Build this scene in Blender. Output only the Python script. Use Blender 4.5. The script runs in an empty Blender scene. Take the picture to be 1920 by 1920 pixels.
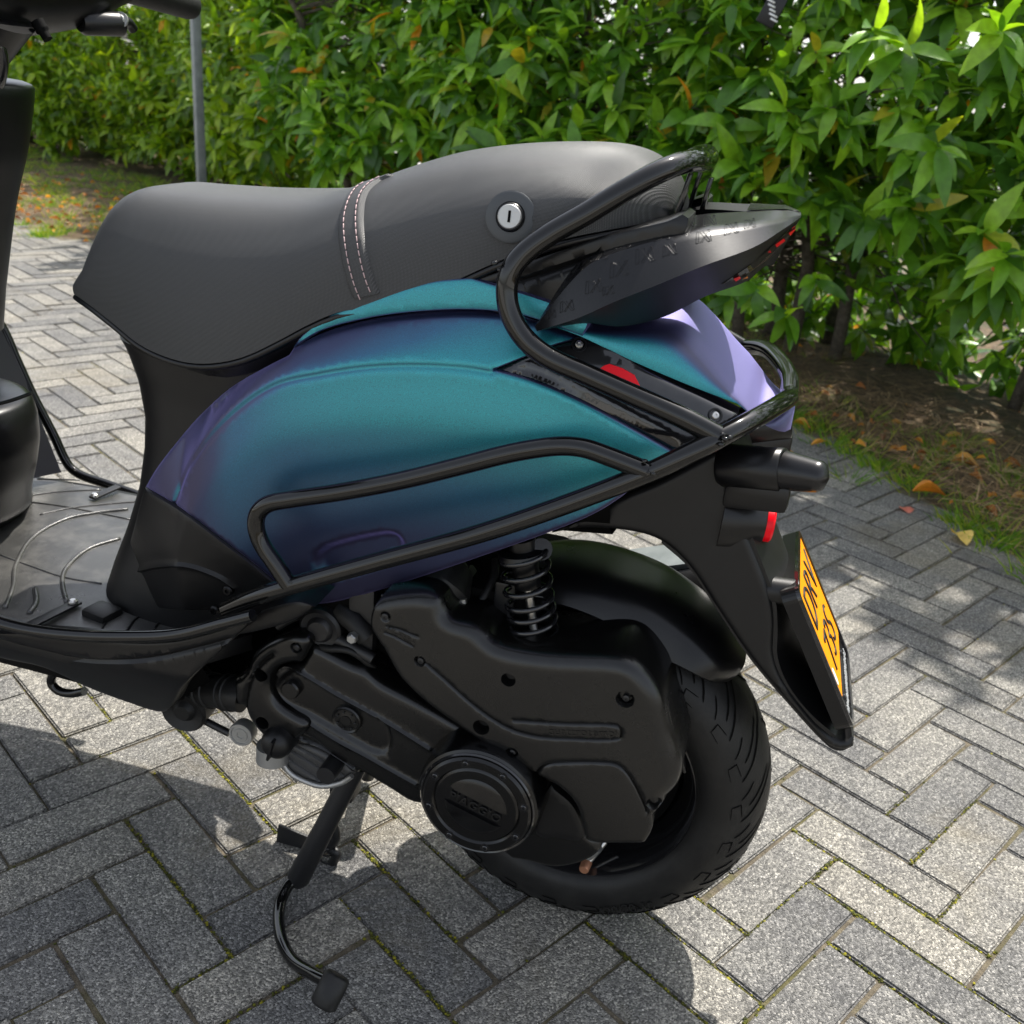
import bpy, bmesh, math, random
import numpy as np
from mathutils import Vector, Matrix
from mathutils.geometry import delaunay_2d_cdt
from mathutils.bvhtree import BVHTree
random.seed(7); rng = np.random.default_rng(7)
S = bpy.context.scene
R = math.radians
# ------------------------------------------------------------------ camera
CAM = np.array([0.1095, -0.951, 0.9335]); YAW, PIT, ROL = R(103.316), R(23.528), R(5.371); FOC = 1845.5
fwd = np.array([math.cos(YAW)*math.cos(PIT), math.sin(YAW)*math.cos(PIT), -math.sin(PIT)])
rgt = np.array([math.sin(YAW), -math.cos(YAW), 0.]); upv = np.cross(rgt, fwd)
cr = rgt*math.cos(ROL)+upv*math.sin(ROL); cu = -rgt*math.sin(ROL)+upv*math.cos(ROL)
cam = bpy.data.objects.new('camera', bpy.data.cameras.new('camera')); S.collection.objects.link(cam)
cam.matrix_world = Matrix([[cr[i], cu[i], -fwd[i], CAM[i]] for i in range(3)]+[[0, 0, 0, 1]])
cam.data.sensor_width = 36; cam.data.lens = 36*FOC/1920; cam.data.clip_start = 0.02; cam.data.clip_end = 400
cam.data.dof.use_dof = True; cam.data.dof.focus_distance = 0.95; cam.data.dof.aperture_fstop = 11
S.camera = cam
# ------------------------------------------------------------------ light
SUN = Vector((0.20, 0.52, 1.0)).normalized()
w = bpy.data.worlds.new('World'); S.world = w; w.use_nodes = True
nt = w.node_tree; sky = nt.nodes.new('ShaderNodeTexSky'); sky.sky_type = 'NISHITA'; sky.sun_disc = False
sky.sun_elevation = math.asin(SUN.z); sky.sun_rotation = math.atan2(SUN.x, SUN.y)
sky.dust_density = 2.0; sky.ozone_density = 1.0
bg = nt.nodes['Background']; bg.inputs[1].default_value = 0.125
hs = nt.nodes.new('ShaderNodeHueSaturation'); hs.inputs['Saturation'].default_value = .38   # sky greyed so that the shade turns neutral
nt.links.new(sky.outputs[0], hs.inputs['Color']); nt.links.new(hs.outputs[0], bg.inputs[0])
sl = bpy.data.lights.new('sun', 'SUN'); sl.energy = 3.3; sl.angle = R(0.6); sl.color = (1.0, 0.95, 0.87)
so = bpy.data.objects.new('sun', sl); S.collection.objects.link(so)
so.rotation_euler = (-SUN).to_track_quat('-Z', 'Y').to_euler()
S.view_settings.view_transform = 'Standard'; S.view_settings.look = 'None'; S.view_settings.gamma = 1
S.view_settings.use_curve_mapping = False; S.view_settings.exposure = 1.25
S.cycles.max_bounces = 6; S.cycles.transparent_max_bounces = 6; S.cycles.caustics_reflective = False; S.cycles.caustics_refractive = False
# ------------------------------------------------------------------ pixel helpers
def ray(x, y): return fwd+cr*(x-960)/FOC-cu*(y-960)/FOC
def onY(x, y, Y): d = ray(x, y); return CAM+d*(Y-CAM[1])/d[1]
def onZ(x, y, Z=0.): d = ray(x, y); return CAM+d*(Z-CAM[2])/d[2]
def PX(p): d = np.asarray(p, float)-CAM; k = d@fwd; return np.stack([960+FOC*(d@cr)/k, 960-FOC*(d@cu)/k], -1)
def onW(x, y, W):
    Y = -.14
    for _ in range(14):
        p = onY(x, y, Y); Y = .5*Y+.5*float(W(p[0], p[2]))
    return onY(x, y, Y)
def spl(pts, n=8, closed=False):
    """Catmull-Rom through points; a trailing 'c' marks a sharp corner."""
    P = [np.array(p[:-1] if p[-1] == 'c' else p, float) for p in pts]; C = [p[-1] == 'c' for p in pts]
    N = len(P); out = []
    for i in range(N if closed else N-1):
        a, b = P[i], P[(i+1) % N]
        p0 = a if (C[i] or (not closed and i == 0)) else P[i-1]
        p3 = b if (C[(i+1) % N] or (not closed and i == N-2)) else P[(i+2) % N]
        la = max(np.linalg.norm(b-a), 1e-6)
        ma = (b-p0)*min(1, la/max(np.linalg.norm(b-p0), 1e-6)*1.0); mb = (p3-a)*min(1, la/max(np.linalg.norm(p3-a), 1e-6)*1.0)
        for k in range(n):
            t = k/n; out.append((2*t**3-3*t**2+1)*a+(t**3-2*t**2+t)*ma+(-2*t**3+3*t**2)*b+(t**3-t**2)*mb)
    if not closed: out.append(P[-1])
    return np.array(out)
def resample(P, step, closed=True):
    Q = np.vstack([P, P[:1]]) if closed else P
    d = np.r_[0, np.cumsum(np.linalg.norm(np.diff(Q, axis=0), axis=1))]
    n = max(3, int(d[-1]/step)); t = np.linspace(0, d[-1], n+1)
    o = np.stack([np.interp(t, d, Q[:, k]) for k in range(Q.shape[1])], 1)
    return o[:-1] if closed else o
def segdist(p, a, b):
    d = b-a; L = (d**2).sum(-1)+1e-12
    t = np.clip(((p[:, None]-a[None])*d[None]).sum(-1)/L[None], 0, 1)
    return np.sqrt((((a[None]+t[..., None]*d[None])-p[:, None])**2).sum(-1))
def polydist(p, poly, closed=True):
    a = poly; b = np.roll(poly, -1, 0)
    if not closed: a, b = poly[:-1], poly[1:]
    out = np.empty(len(p))
    for i in range(0, len(p), 4000): out[i:i+4000] = segdist(p[i:i+4000], a, b).min(1)
    return out
def inside(p, poly):
    x, y = p[:, 0], p[:, 1]; c = np.zeros(len(p), bool)
    for (x0, y0), (x1, y1) in zip(poly, np.roll(poly, -1, 0)):
        c ^= ((y0 > y) != (y1 > y)) & (x < (x1-x0)*(y-y0)/(y1-y0+1e-15)+x0)
    return c
# ------------------------------------------------------------------ objects
COL = S.collection
def link(name, me, mat, parent=None):
    o = bpy.data.objects.new(name, me); COL.objects.link(o)
    if mat: me.materials.append(mat)
    if parent: o.parent = parent
    return o
def mesh(name, V, F, mat, parent=None, smooth=True, mirror=False, angle=None):
    me = bpy.data.meshes.new(name); me.from_pydata([tuple(map(float, v)) for v in V], [], [tuple(map(int, f)) for f in F]); me.update()
    if smooth:
        me.polygons.foreach_set('use_smooth', [True]*len(me.polygons))
        if angle: me.set_sharp_from_angle(angle=R(angle))
    o = link(name, me, mat, parent)
    if mirror:
        V2 = [(v[0], -v[1], v[2]) for v in V]
        mesh(name, V2, [tuple(reversed(f)) for f in F], mat, parent, smooth, False, angle)
    return o
def tag(o, label=None, cat=None, group=None, kind=None):
    if label: o['label'] = label
    if cat: o['category'] = cat
    if group: o['group'] = group
    if kind: o['kind'] = kind
    return o
def empty(name, loc=(0, 0, 0), parent=None):
    o = bpy.data.objects.new(name, None); COL.objects.link(o); o.location = loc; o.empty_display_size = .1
    if parent: o.parent = parent
    return o
def grid_faces(n, m, closed=False, base=0):
    F = []
    for i in range(n-1):
        for j in range(m if closed else m-1):
            a = base+i*m+j; b = base+i*m+(j+1) % m; F.append((a, b, b+m, a+m))
    return F
def tubeVF(P, r, k=14, caps=True, closed=False, flat=1.0, ref=None):
    P = np.asarray(P, float); n = len(P); r = np.broadcast_to(np.asarray(r, float), (n,))
    T = np.gradient(P, axis=0)
    if closed: T = np.roll(P, -1, 0)-np.roll(P, 1, 0)
    T /= np.linalg.norm(T, axis=1)[:, None]+1e-12
    u = np.array(ref if ref is not None else [0, 0, 1.]); 
    if abs(u@T[0]) > .9: u = np.array([1., 0, 0])
    V = []
    for i in range(n):
        u = u-T[i]*(u@T[i]); u /= np.linalg.norm(u)+1e-12; v = np.cross(T[i], u)
        for j in range(k):
            a = 2*math.pi*j/k; V.append(P[i]+r[i]*(math.cos(a)*u*flat+math.sin(a)*v))
    F = grid_faces(n, k, True)
    if closed: F += [((n-1)*k+j, (n-1)*k+(j+1) % k, (j+1) % k, j) for j in range(k)]
    elif caps: F += [tuple(range(k))[::-1], tuple((n-1)*k+j for j in range(k))]
    return V, F
def tube(name, P, r, mat, parent=None, k=14, mirror=False, closed=False, flat=1.0, ref=None):
    V, F = tubeVF(P, r, k, True, closed, flat, ref); return mesh(name, V, F, mat, parent, True, mirror, 50)
def joinVF(L):
    V, F = [], []
    for v, f in L:
        b = len(V); V += list(v); F += [tuple(i+b for i in q) for q in f]
    return V, F
def frame_of(ax, ref=(0, 0, 1)):
    ax = np.array(ax, float); ax /= np.linalg.norm(ax); u = np.array(ref, float)
    if abs(u@ax) > .95: u = np.array([1., 0, 0])
    u = u-ax*(u@ax); u /= np.linalg.norm(u); return ax, u, np.cross(ax, u)
def latheVF(c, ax, prof, k=32, ref=(0, 0, 1), a0=0, a1=2*math.pi):
    """prof: list of (along axis, radius)."""
    ax, u, v = frame_of(ax, ref); c = np.array(c, float); full = abs(a1-a0-2*math.pi) < 1e-6
    m = k if full else k+1; V = []
    for h, r in prof:
        for j in range(m):
            a = a0+(a1-a0)*j/k; V.append(c+ax*h+r*(math.cos(a)*u+math.sin(a)*v))
    return V, grid_faces(len(prof), m, full)
def lathe(name, c, ax, prof, mat, parent=None, k=32, ref=(0, 0, 1), a0=0, a1=2*math.pi, mirror=False, angle=35):
    V, F = latheVF(c, ax, prof, k, ref, a0, a1); return mesh(name, V, F, mat, parent, True, mirror, angle)
def boxVF(c, sx, sy, sz, ax=(1, 0, 0), ay=(0, 1, 0), az=(0, 0, 1), bev=0.0):
    c = np.array(c, float); A = [np.array(q, float)/np.linalg.norm(q) for q in (ax, ay, az)]
    bm = bmesh.new(); bmesh.ops.create_cube(bm, size=1)
    for v in bm.verts: v.co = Vector((v.co.x*sx, v.co.y*sy, v.co.z*sz))
    if bev: bmesh.ops.bevel(bm, geom=list(bm.edges), offset=bev, segments=2, affect='EDGES', profile=.6)
    V = [c+A[0]*v.co.x+A[1]*v.co.y+A[2]*v.co.z for v in bm.verts]; bm.verts.index_update()
    F = [tuple(v.index for v in f.verts) for f in bm.faces]; bm.free(); return V, F
def box(name, c, sx, sy, sz, mat, parent=None, bev=.002, mirror=False, **k):
    V, F = boxVF(c, sx, sy, sz, bev=bev, **k); return mesh(name, V, F, mat, parent, True, mirror, 35)
def skinVF(outline, W, fil=.003, step=.005, skirt=.02, feats=(), px=True, n=8, closed_back=False, off=0.):
    """Panel whose outline is traced on the surface y=W(x,z); rounded edge, depth, grooves, holes and ridges."""
    Wf = W if callable(W) else (lambda x, z: W+0*np.asarray(x, float))
    if px:
        O = spl(outline, n, True); O3 = np.array([onW(a, b, lambda x, z: Wf(x, z)+off) for a, b in O]); O = O3[:, [0, 2]]
    else: O = np.array(outline, float)
    O = resample(O, step*.8)
    lo, hi = O.min(0), O.max(0)
    gx, gz = np.meshgrid(np.arange(lo[0]+step/2, hi[0], step), np.arange(lo[1]+step/2, hi[1], step*.866))
    gx[1::2] += step/2
    G = np.stack([gx.ravel(), gz.ravel()], 1)+rng.normal(0, step*.02, (gx.size, 2)); G = G[inside(G, O)]
    d = polydist(G, O); keep = G[d > max(fil*1.15, step*.6)]
    T = np.roll(O, -1, 0)-np.roll(O, 1, 0); T /= np.linalg.norm(T, axis=1)[:, None]+1e-12
    area = .5*np.sum(O[:, 0]*np.roll(O[:, 1], -1)-np.roll(O[:, 0], -1)*O[:, 1]); N = np.stack([-T[:, 1], T[:, 0]], 1)*np.sign(area)
    extra = []
    for q in ([.12, .38, .72, 1.08] if fil > .0045 else [.3, 1.0]):
        Rg = O+N*fil*q; ok = inside(Rg, O); Rg = Rg[ok]
        if len(Rg): dd = polydist(Rg, O); Rg = Rg[dd > fil*q*.93]
        extra.append(Rg)
    FE = []
    for ft in feats:
        f = dict(ft); pts = f['p']
        if px and not f.get('world'):
            pp = spl(pts, 6, f.get('closed', False)) if len(pts) > 1 else np.array(pts, float)
            pp = np.array([onW(a, b, lambda x, z: Wf(x, z)+off) for a, b in pp])[:, [0, 2]]
        else: pp = np.array(pts, float)
        f['q'] = pp; FE.append(f)
        if len(pp) > 1:
            rs = resample(pp, min(step*.4, .0018), f.get('closed', False)); t = np.gradient(rs, axis=0); t /= np.linalg.norm(t, axis=1)[:, None]+1e-12
            nn = np.stack([-t[:, 1], t[:, 0]], 1); wd = f['w']
            for s in ((-1.3, -.6, 0, .6, 1.3) if f['k'] != 'pocket' else (-1., -.4, .2, 1.)): extra.append(rs+nn*wd*s)
        else:
            r = f['r']
            for q in (.45, .8, 1.0, 1.22, 1.5):
                a = np.linspace(0, 2*math.pi, 20, endpoint=False); extra.append(pp[0]+r*q*np.stack([np.cos(a), np.sin(a)], 1))
    E = [e for e in extra if len(e)]
    if E:
        E = np.vstack(E); E = E[inside(E, O)]; E = E[polydist(E, O) > fil*.09]
        cell = step*.13; _, iu = np.unique(np.round(E/cell).astype(int), axis=0, return_index=True); E = E[iu]
        K = keep
        if len(K) and len(E):
            ks = set(map(tuple, np.round(E/(step*.5)).astype(int))); m = [tuple(q) not in ks for q in np.round(K/(step*.5)).astype(int)]; K = K[m]
        keep = np.vstack([K, E])
    nO = len(O); V2 = [Vector(v) for v in np.vstack([O, keep])]
    vs, es, fs, ov, oe, of = delaunay_2d_cdt(V2, [], [list(range(nO))], 1, 1e-7)
    P = np.array([[v.x, v.y] for v in vs]); d = polydist(P, O)
    y = np.array(Wf(P[:, 0], P[:, 1]), float)+off
    t = np.clip(d, 0, fil)/fil; y = y+fil*(1-np.sqrt(np.clip(1-(1-t)**2, 0, 1)))
    for f in FE:
        if f['k'] == 'groove':
            dd = polydist(P, f['q'], f.get('closed', False)) ; y += f['d']*np.exp(-(dd/f['w'])**2*1.2)
        elif f['k'] == 'round':
            dd = polydist(P, f['q'], False); tt = np.clip(dd/f['w'], 0, 1); y += f['d']*(1-np.sqrt(np.clip(1-(1-tt)**2, 0, 1)))
        elif f['k'] == 'pocket':
            dd = polydist(P, f['q'], True); ins = inside(P, f['q']); sd = np.where(ins, dd, -dd); tt = np.clip(sd/f['w']*.5+.5, 0, 1); y += f['d']*(3*tt**2-2*tt**3)
        elif f['k'] == 'hole':
            dd = np.linalg.norm(P-f['q'][0], axis=1); tt = np.clip((f['r']*1.12-dd)/(f['r']*.3), 0, 1); y += f['d']*tt
    V = [(P[i, 0], y[i], P[i, 1]) for i in range(len(P))]; F = [tuple(q) for q in fs]
    if F:
        a, b, c = (np.array(V[i]) for i in F[0][:3])
        if np.cross(b-a, c-a)[1] > 0: F = [tuple(reversed(q)) for q in F]
    # skirt
    cnt = {}
    for q in F:
        for i in range(len(q)):
            e = (q[i], q[(i+1) % len(q)]); cnt[e] = 1
    bd = [e for e in cnt if (e[1], e[0]) not in cnt]
    if skirt:
        base = len(V); mp = {}
        for a, b in bd:
            for i in (a, b):
                if i not in mp: mp[i] = base+len(mp)
        inv = sorted(mp, key=lambda i: mp[i]); V += [(V[i][0], V[i][1]+skirt, V[i][2]) for i in inv]
        F += [(b, a, mp[a], mp[b]) for a, b in bd]
    return V, F
def skin(name, outline, W, mat, parent=None, mirror=False, angle=40, **k):
    V, F = skinVF(outline, W, **k); return mesh(name, V, F, mat, parent, True, mirror, angle)
def bvh_of(o):
    me = o.data; return BVHTree.FromPolygons([v.co.copy() for v in me.vertices], [tuple(p.vertices) for p in me.polygons])
def shoot(b, x, y):
    d = Vector(ray(x, y)).normalized(); h = b.ray_cast(Vector(CAM), d)
    if h[0] is None: return None, None
    n = h[1]
    if n.dot(d) > 0: n = -n
    return np.array(h[0]), np.array(n)
# ------------------------------------------------------------------ materials
def M(name, col=(.5, .5, .5), rough=.5, metal=0., **k):
    m = bpy.data.materials.new(name); m.use_nodes = True; p = m.node_tree.nodes['Principled BSDF']
    p.inputs['Base Color'].default_value = (*col, 1); p.inputs['Roughness'].default_value = rough; p.inputs['Metallic'].default_value = metal
    for a, b in k.items(): p.inputs[a.replace('_', ' ')].default_value = b
    return m
def N(m, t, **k):
    n = m.node_tree.nodes.new(t)
    for a, b in k.items():
        if a.startswith('i_'):
            key = a[2:].replace('_', ' '); key = int(key) if key.isdigit() else key; n.inputs[key].default_value = b
        else: setattr(n, a, b)
    return n
def L(m, a, b): m.node_tree.links.new(a, b)
def BS(m): return m.node_tree.nodes['Principled BSDF']
def ramp(m, fac, stops, interp='LINEAR'):
    r = N(m, 'ShaderNodeValToRGB'); e = r.color_ramp.elements; r.color_ramp.interpolation = interp
    while len(e) < len(stops): e.new(.5)
    for q, (p, c) in zip(e, stops): q.position = p; q.color = (*c, 1) if len(c) == 3 else c
    L(m, fac, r.inputs[0]); return r.outputs[0]
def noise(m, scale, detail=4, rough=.6, vec=None, dist=0.):
    n = N(m, 'ShaderNodeTexNoise', i_Scale=scale, i_Detail=detail, i_Roughness=rough, i_Distortion=dist)
    if vec: L(m, vec, n.inputs['Vector'])
    return n.outputs[0]
def obj_co(m): return N(m, 'ShaderNodeTexCoord').outputs['Object']
def bump(m, h, st=.2, dist=.001, prev=None):
    b = N(m, 'ShaderNodeBump', i_Strength=st, i_Distance=dist); L(m, h, b.inputs['Height'])
    if prev: L(m, prev, b.inputs['Normal'])
    return b.outputs[0]
def math_(m, op, a, b=None, c=None):
    n = N(m, 'ShaderNodeMath', operation=op)
    for i, q in enumerate((a, b, c)):
        if q is None: continue
        if isinstance(q, (int, float)): n.inputs[i].default_value = q
        else: L(m, q, n.inputs[i])
    return n.outputs[0]
def mixc(m, f, a, b, bt='MIX'):
    n = N(m, 'ShaderNodeMix', data_type='RGBA', blend_type=bt)
    for s, q in ((n.inputs[0], f), (n.inputs[6], a), (n.inputs[7], b)):
        if isinstance(q, (int, float)): s.default_value = q
        elif isinstance(q, tuple): s.default_value = (*q, 1)
        else: L(m, q, s)
    return n.outputs[2]
def plastic(name, col, rough, bst=.15, bsc=900, bd=.0004, dust_sheen=.0, **k):
    m = M(name, col, rough, **k); co = obj_co(m); n = noise(m, bsc, 2, .5, co)
    L(m, bump(m, n, bst, bd), BS(m).inputs['Normal'])
    n2 = noise(m, 9, 5, .65, co); L(m, math_(m, 'MULTIPLY_ADD', n2, .18, rough-.09), BS(m).inputs['Roughness'])
    if dust_sheen:
        f = ramp(m, noise(m, 26, 6, .7, co), [(.45, (0, 0, 0)), (.8, (dust_sheen,)*3)])
        sep = N(m, 'ShaderNodeRGB'); L(m, mixc(m, f, col, (.25, .24, .22)), BS(m).inputs['Base Color'])
    return m
m_blk = plastic('black satin plastic', (.004, .004, .0045), .30, .06, dust_sheen=.008, Specular_IOR_Level=.36)
m_disc = plastic('black gloss casting', (.002, .002, .0022), .20, .03, dust_sheen=.0, Specular_IOR_Level=.45)
m_mat = plastic('black matt plastic', (.005, .005, .0055), .42, .2, 1400, .0004, dust_sheen=.012, Specular_IOR_Level=.38)
m_eng = plastic('black engine cover', (.003, .003, .003), .26, .07, 1200, .0003, dust_sheen=.008, Specular_IOR_Level=.5)
m_gloss = M('gloss black', (.008, .008, .009), .12, Coat_Weight=.5, Coat_Roughness=.05)
m_bar = M('gloss black tube', (.004, .004, .004), .07)
L(m_bar, bump(m_bar, noise(m_bar, 60, 3, .5, obj_co(m_bar)), .05, .001), BS(m_bar).inputs['Normal'])
m_cast = plastic('black cast metal', (.010, .010, .011), .42, .4, 700, .0008)
m_sump = plastic('dark cast alloy', (.05, .05, .05), .40, .4, 700, .0008)
m_dark = M('black void', (.002, .002, .002), .8, Specular_IOR_Level=.1)
m_rub = plastic('rubber', (.007, .007, .007), .50, .3, 500, .0005, dust_sheen=.05, Specular_IOR_Level=.35)
m_alu = M('bare aluminium', (.42, .42, .41), .42, .8); L(m_alu, bump(m_alu, noise(m_alu, 500, 3, .6, obj_co(m_alu)), .5, .0006), BS(m_alu).inputs['Normal'])
m_steel = M('steel', (.6, .59, .56), .3, 1.0); L(m_steel, bump(m_steel, noise(m_steel, 300, 3, .6, obj_co(m_steel)), .3, .0004), BS(m_steel).inputs['Normal'])
m_red = M('red lens', (.85, .002, .012), .3, Specular_IOR_Level=.25, Emission_Color=(.8, .0, .01, 1), Emission_Strength=0.0)
m_orange = M('orange lens', (.7, .2, .02), .2)
m_copper = M('copper cap', (.5, .24, .14), .45, .6)
m_white = M('white print', (.75, .76, .75), .5)
m_grom = plastic('grey rubber', (.045, .05, .055), .5, .1)
# colour shift paint
m_pnt = bpy.data.materials.new('colour shift paint'); m_pnt.use_nodes = True
p = BS(m_pnt); lw = N(m_pnt, 'ShaderNodeLayerWeight', i_Blend=.5)
c1 = ramp(m_pnt, lw.outputs['Facing'], [(.0, (.001, .27, .27)), (.12, (.001, .21, .23)), (.20, (.004, .10, .165)), (.29, (.010, .028, .070)), (.38, (.010, .012, .036)), (.48, (.010, .010, .032)), (.60, (.02, .018, .06)), (.85, (.22, .19, .36))])
fl = noise(m_pnt, 1700, 1, .5, obj_co(m_pnt)); fl = ramp(m_pnt, fl, [(.35, (.72,)*3), (.68, (1.35,)*3)])
L(m_pnt, mixc(m_pnt, 1.0, c1, fl, 'MULTIPLY'), p.inputs['Base Color'])
p.inputs['Metallic'].default_value = .55; p.inputs['Roughness'].default_value = .42
p.inputs['Coat Weight'].default_value = .25; p.inputs['Coat Roughness'].default_value = .3
g2 = N(m_pnt, 'ShaderNodeBsdfAnisotropic', i_Roughness=.48); g2.inputs['Color'].default_value = (.42, .40, .82, 1)
mx = N(m_pnt, 'ShaderNodeMixShader'); fr = ramp(m_pnt, lw.outputs['Facing'], [(.0, (.07,)*3), (.25, (.08,)*3), (.45, (.10,)*3), (.65, (.35,)*3), (1., (.9,)*3)])
L(m_pnt, fr, mx.inputs[0]); L(m_pnt, p.outputs[0], mx.inputs[1]); L(m_pnt, g2.outputs[0], mx.inputs[2])
L(m_pnt, mx.outputs[0], m_pnt.node_tree.nodes['Material Output'].inputs[0])
# seat vinyl with a woven dot relief
m_seat = M('woven seat vinyl', (.030, .031, .033), .44, Specular_IOR_Level=.55)
co = obj_co(m_seat); sx = N(m_seat, 'ShaderNodeSeparateXYZ'); L(m_seat, co, sx.inputs[0])
per = 2*math.pi/.0017
u_ = math_(m_seat, 'SINE', math_(m_seat, 'MULTIPLY', math_(m_seat, 'ADD', sx.outputs[0], sx.outputs[2]), per*.72))
v_ = math_(m_seat, 'SINE', math_(m_seat, 'MULTIPLY', math_(m_seat, 'SUBTRACT', math_(m_seat, 'SUBTRACT', sx.outputs[0], sx.outputs[2]), math_(m_seat, 'MULTIPLY', sx.outputs[1], 1.0)), per*.72))
dots = math_(m_seat, 'MULTIPLY', u_, v_)
b1 = bump(m_seat, dots, .4, .0008); L(m_seat, bump(m_seat, noise(m_seat, 14, 3, .5, co), .06, .01, b1), BS(m_seat).inputs['Normal'])
dc = ramp(m_seat, dots, [(.3, (.024, .025, .026)), (.95, (.098, .100, .102))]); L(m_seat, dc, BS(m_seat).inputs['Base Color'])
# pavers
def paver_mat():
    m = M('grey concrete paver', (.3, .3, .3), .85); co = obj_co(m); oi = N(m, 'ShaderNodeObjectInfo'); g = N(m, 'ShaderNodeNewGeometry')
    rnd = math_(m, 'FRACT', math_(m, 'ADD', oi.outputs['Random'], g.outputs['Random Per Island']))
    pos = g.outputs['Position']
    vor = N(m, 'ShaderNodeTexVoronoi', i_Scale=430., i_Randomness=1.); L(m, pos, vor.inputs['Vector'])
    vor2 = N(m, 'ShaderNodeTexVoronoi', i_Scale=150.); L(m, pos, vor2.inputs['Vector'])
    agg = ramp(m, vor.outputs['Color'], [(.10, (.10, .098, .094)), (.42, (.20, .196, .187)), (.70, (.32, .312, .296)), (.90, (.56, .54, .50))])
    big = ramp(m, vor2.outputs['Distance'], [(.12, (1, 1, 1)), (.22, (0, 0, 0))]); sel = ramp(m, vor2.outputs['Color'], [(.80, (0, 0, 0)), (.84, (1, 1, 1))])
    agg = mixc(m, math_(m, 'MULTIPLY', big, sel), agg, (.78, .76, .72))
    n1 = ramp(m, noise(m, 7, 6, .65, pos), [(.30, (.66, .66, .68)), (.72, (1.22, 1.20, 1.14))]); agg = mixc(m, 1., agg, n1, 'MULTIPLY')
    n0 = ramp(m, rnd, [(0, (.70, .71, .74)), (.5, (.95, .95, .95)), (1, (1.18, 1.15, 1.09))]); agg = mixc(m, 1., agg, n0, 'MULTIPLY')
    st = ramp(m, noise(m, 2.3, 5, .7, pos, 1.), [(.52, (0, 0, 0)), (.72, (.5, .5, .5))]); agg = mixc(m, st, agg, (.20, .165, .10))
    L(m, agg, BS(m).inputs['Base Color'])
    h = math_(m, 'ADD', math_(m, 'MULTIPLY', vor.outputs['Distance'], -1.), math_(m, 'MULTIPLY', noise(m, 420, 4, .7, pos), .9))
    b = bump(m, h, 1.0, .0028); b = bump(m, noise(m, 60, 4, .6, pos), .6, .003, b); L(m, b, BS(m).inputs['Normal']); return m
m_pav = paver_mat()
def soil_mat(name, cols, sc, moss=None, bs=.8, bd=.01):
    m = M(name, cols[0], .95); g = N(m, 'ShaderNodeNewGeometry').outputs['Position']
    n = noise(m, sc, 8, .75, g); c = ramp(m, n, [(.3+.4*i/(len(cols)-1), q) for i, q in enumerate(cols)])
    if moss:
        f = ramp(m, noise(m, 6, 5, .7, g), [(.50, (0, 0, 0)), (.62, (.6, .6, .6))]); c = mixc(m, f, c, moss)
    L(m, c, BS(m).inputs['Base Color']); L(m, bump(m, noise(m, sc*3, 6, .7, g), bs, bd), BS(m).inputs['Normal']); return m
m_joint = soil_mat('sand in the joints', [(.06, .052, .040), (.15, .125, .088), (.26, .22, .155)], 60, (.10, .10, .015))
m_soil = soil_mat('dry soil and litter', [(.022, .016, .009), (.10, .068, .036), (.22, .15, .08)], 30, (.022, .035, .008))
m_far = soil_mat('pale asphalt', [(.30, .29, .27), (.42, .41, .38)], 5, None, .1, .002)
def leaf_mat(name, stops, trans=.35, rough=.30, k=1.0):
    m = M(name, stops[0][1], rough); oi = N(m, 'ShaderNodeObjectInfo'); g = N(m, 'ShaderNodeNewGeometry')
    rnd = math_(m, 'FRACT', math_(m, 'ADD', math_(m, 'MULTIPLY', oi.outputs['Random'], 7.3), math_(m, 'MULTIPLY', g.outputs['Random Per Island'], 5.7)))
    c = ramp(m, rnd, stops); n = ramp(m, noise(m, 40, 3, .5, g.outputs['Position']), [(.3, (.8,)*3), (.7, (1.2,)*3)]); c = mixc(m, 1., c, n, 'MULTIPLY')
    L(m, c, BS(m).inputs['Base Color']); L(m, bump(m, noise(m, 160, 2, .5, g.outputs['Position']), .25, .002), BS(m).inputs['Normal'])
    t = N(m, 'ShaderNodeBsdfTranslucent'); tc = mixc(m, 1., c, (1.9*k, 1.7*k, .5*k), 'MULTIPLY'); L(m, tc, t.inputs['Color'])
    x = N(m, 'ShaderNodeMixShader', i_0=trans); L(m, BS(m).outputs[0], x.inputs[1]); L(m, t.outputs[0], x.inputs[2])
    L(m, x.outputs[0], m.node_tree.nodes['Material Output'].inputs[0]); return m
m_leafsun = leaf_mat('sun-bright yellow green leaf', [(0, (.05, .11, .012)), (.3, (.12, .24, .014)), (.7, (.26, .42, .02)), (.98, (.36, .5, .03)), (.99, (.6, .3, .02))], .45, .38)  # sunlit yellow-lime of the left bushes is put into the leaf colour
m_leaf = leaf_mat('laurel leaf', [(0, (.045, .12, .018)), (.3, (.090, .23, .020)), (.6, (.18, .38, .024)), (.955, (.28, .48, .034)), (.991, (.42, .34, .03)), (.997, (.70, .24, .02))], .38, .33)
m_leafdeep = leaf_mat('laurel leaf', [(0, (.025, .065, .014)), (.5, (.045, .12, .018)), (1, (.09, .2, .02))], .35, .4)
m_fall = leaf_mat('fallen leaf', [(0, (.72, .25, .03)), (.5, (.75, .38, .05)), (1, (.5, .14, .03))], .2, .5)
m_fally = leaf_mat('yellow fallen leaf', [(0, (.80, .58, .16)), (1, (.80, .55, .14))], .2, .5)
m_pink = leaf_mat('pink fallen leaf', [(0, (.75, .22, .16)), (1, (.75, .25, .18))], .2, .5)
m_grass = leaf_mat('grass blade', [(0, (.08, .20, .015)), (.6, (.18, .36, .025)), (1, (.45, .45, .08))], .40, .5)
m_straw = leaf_mat('dry straw', [(0, (.16, .09, .04)), (.6, (.34, .21, .10)), (1, (.62, .45, .26))], .1, .7)
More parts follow.
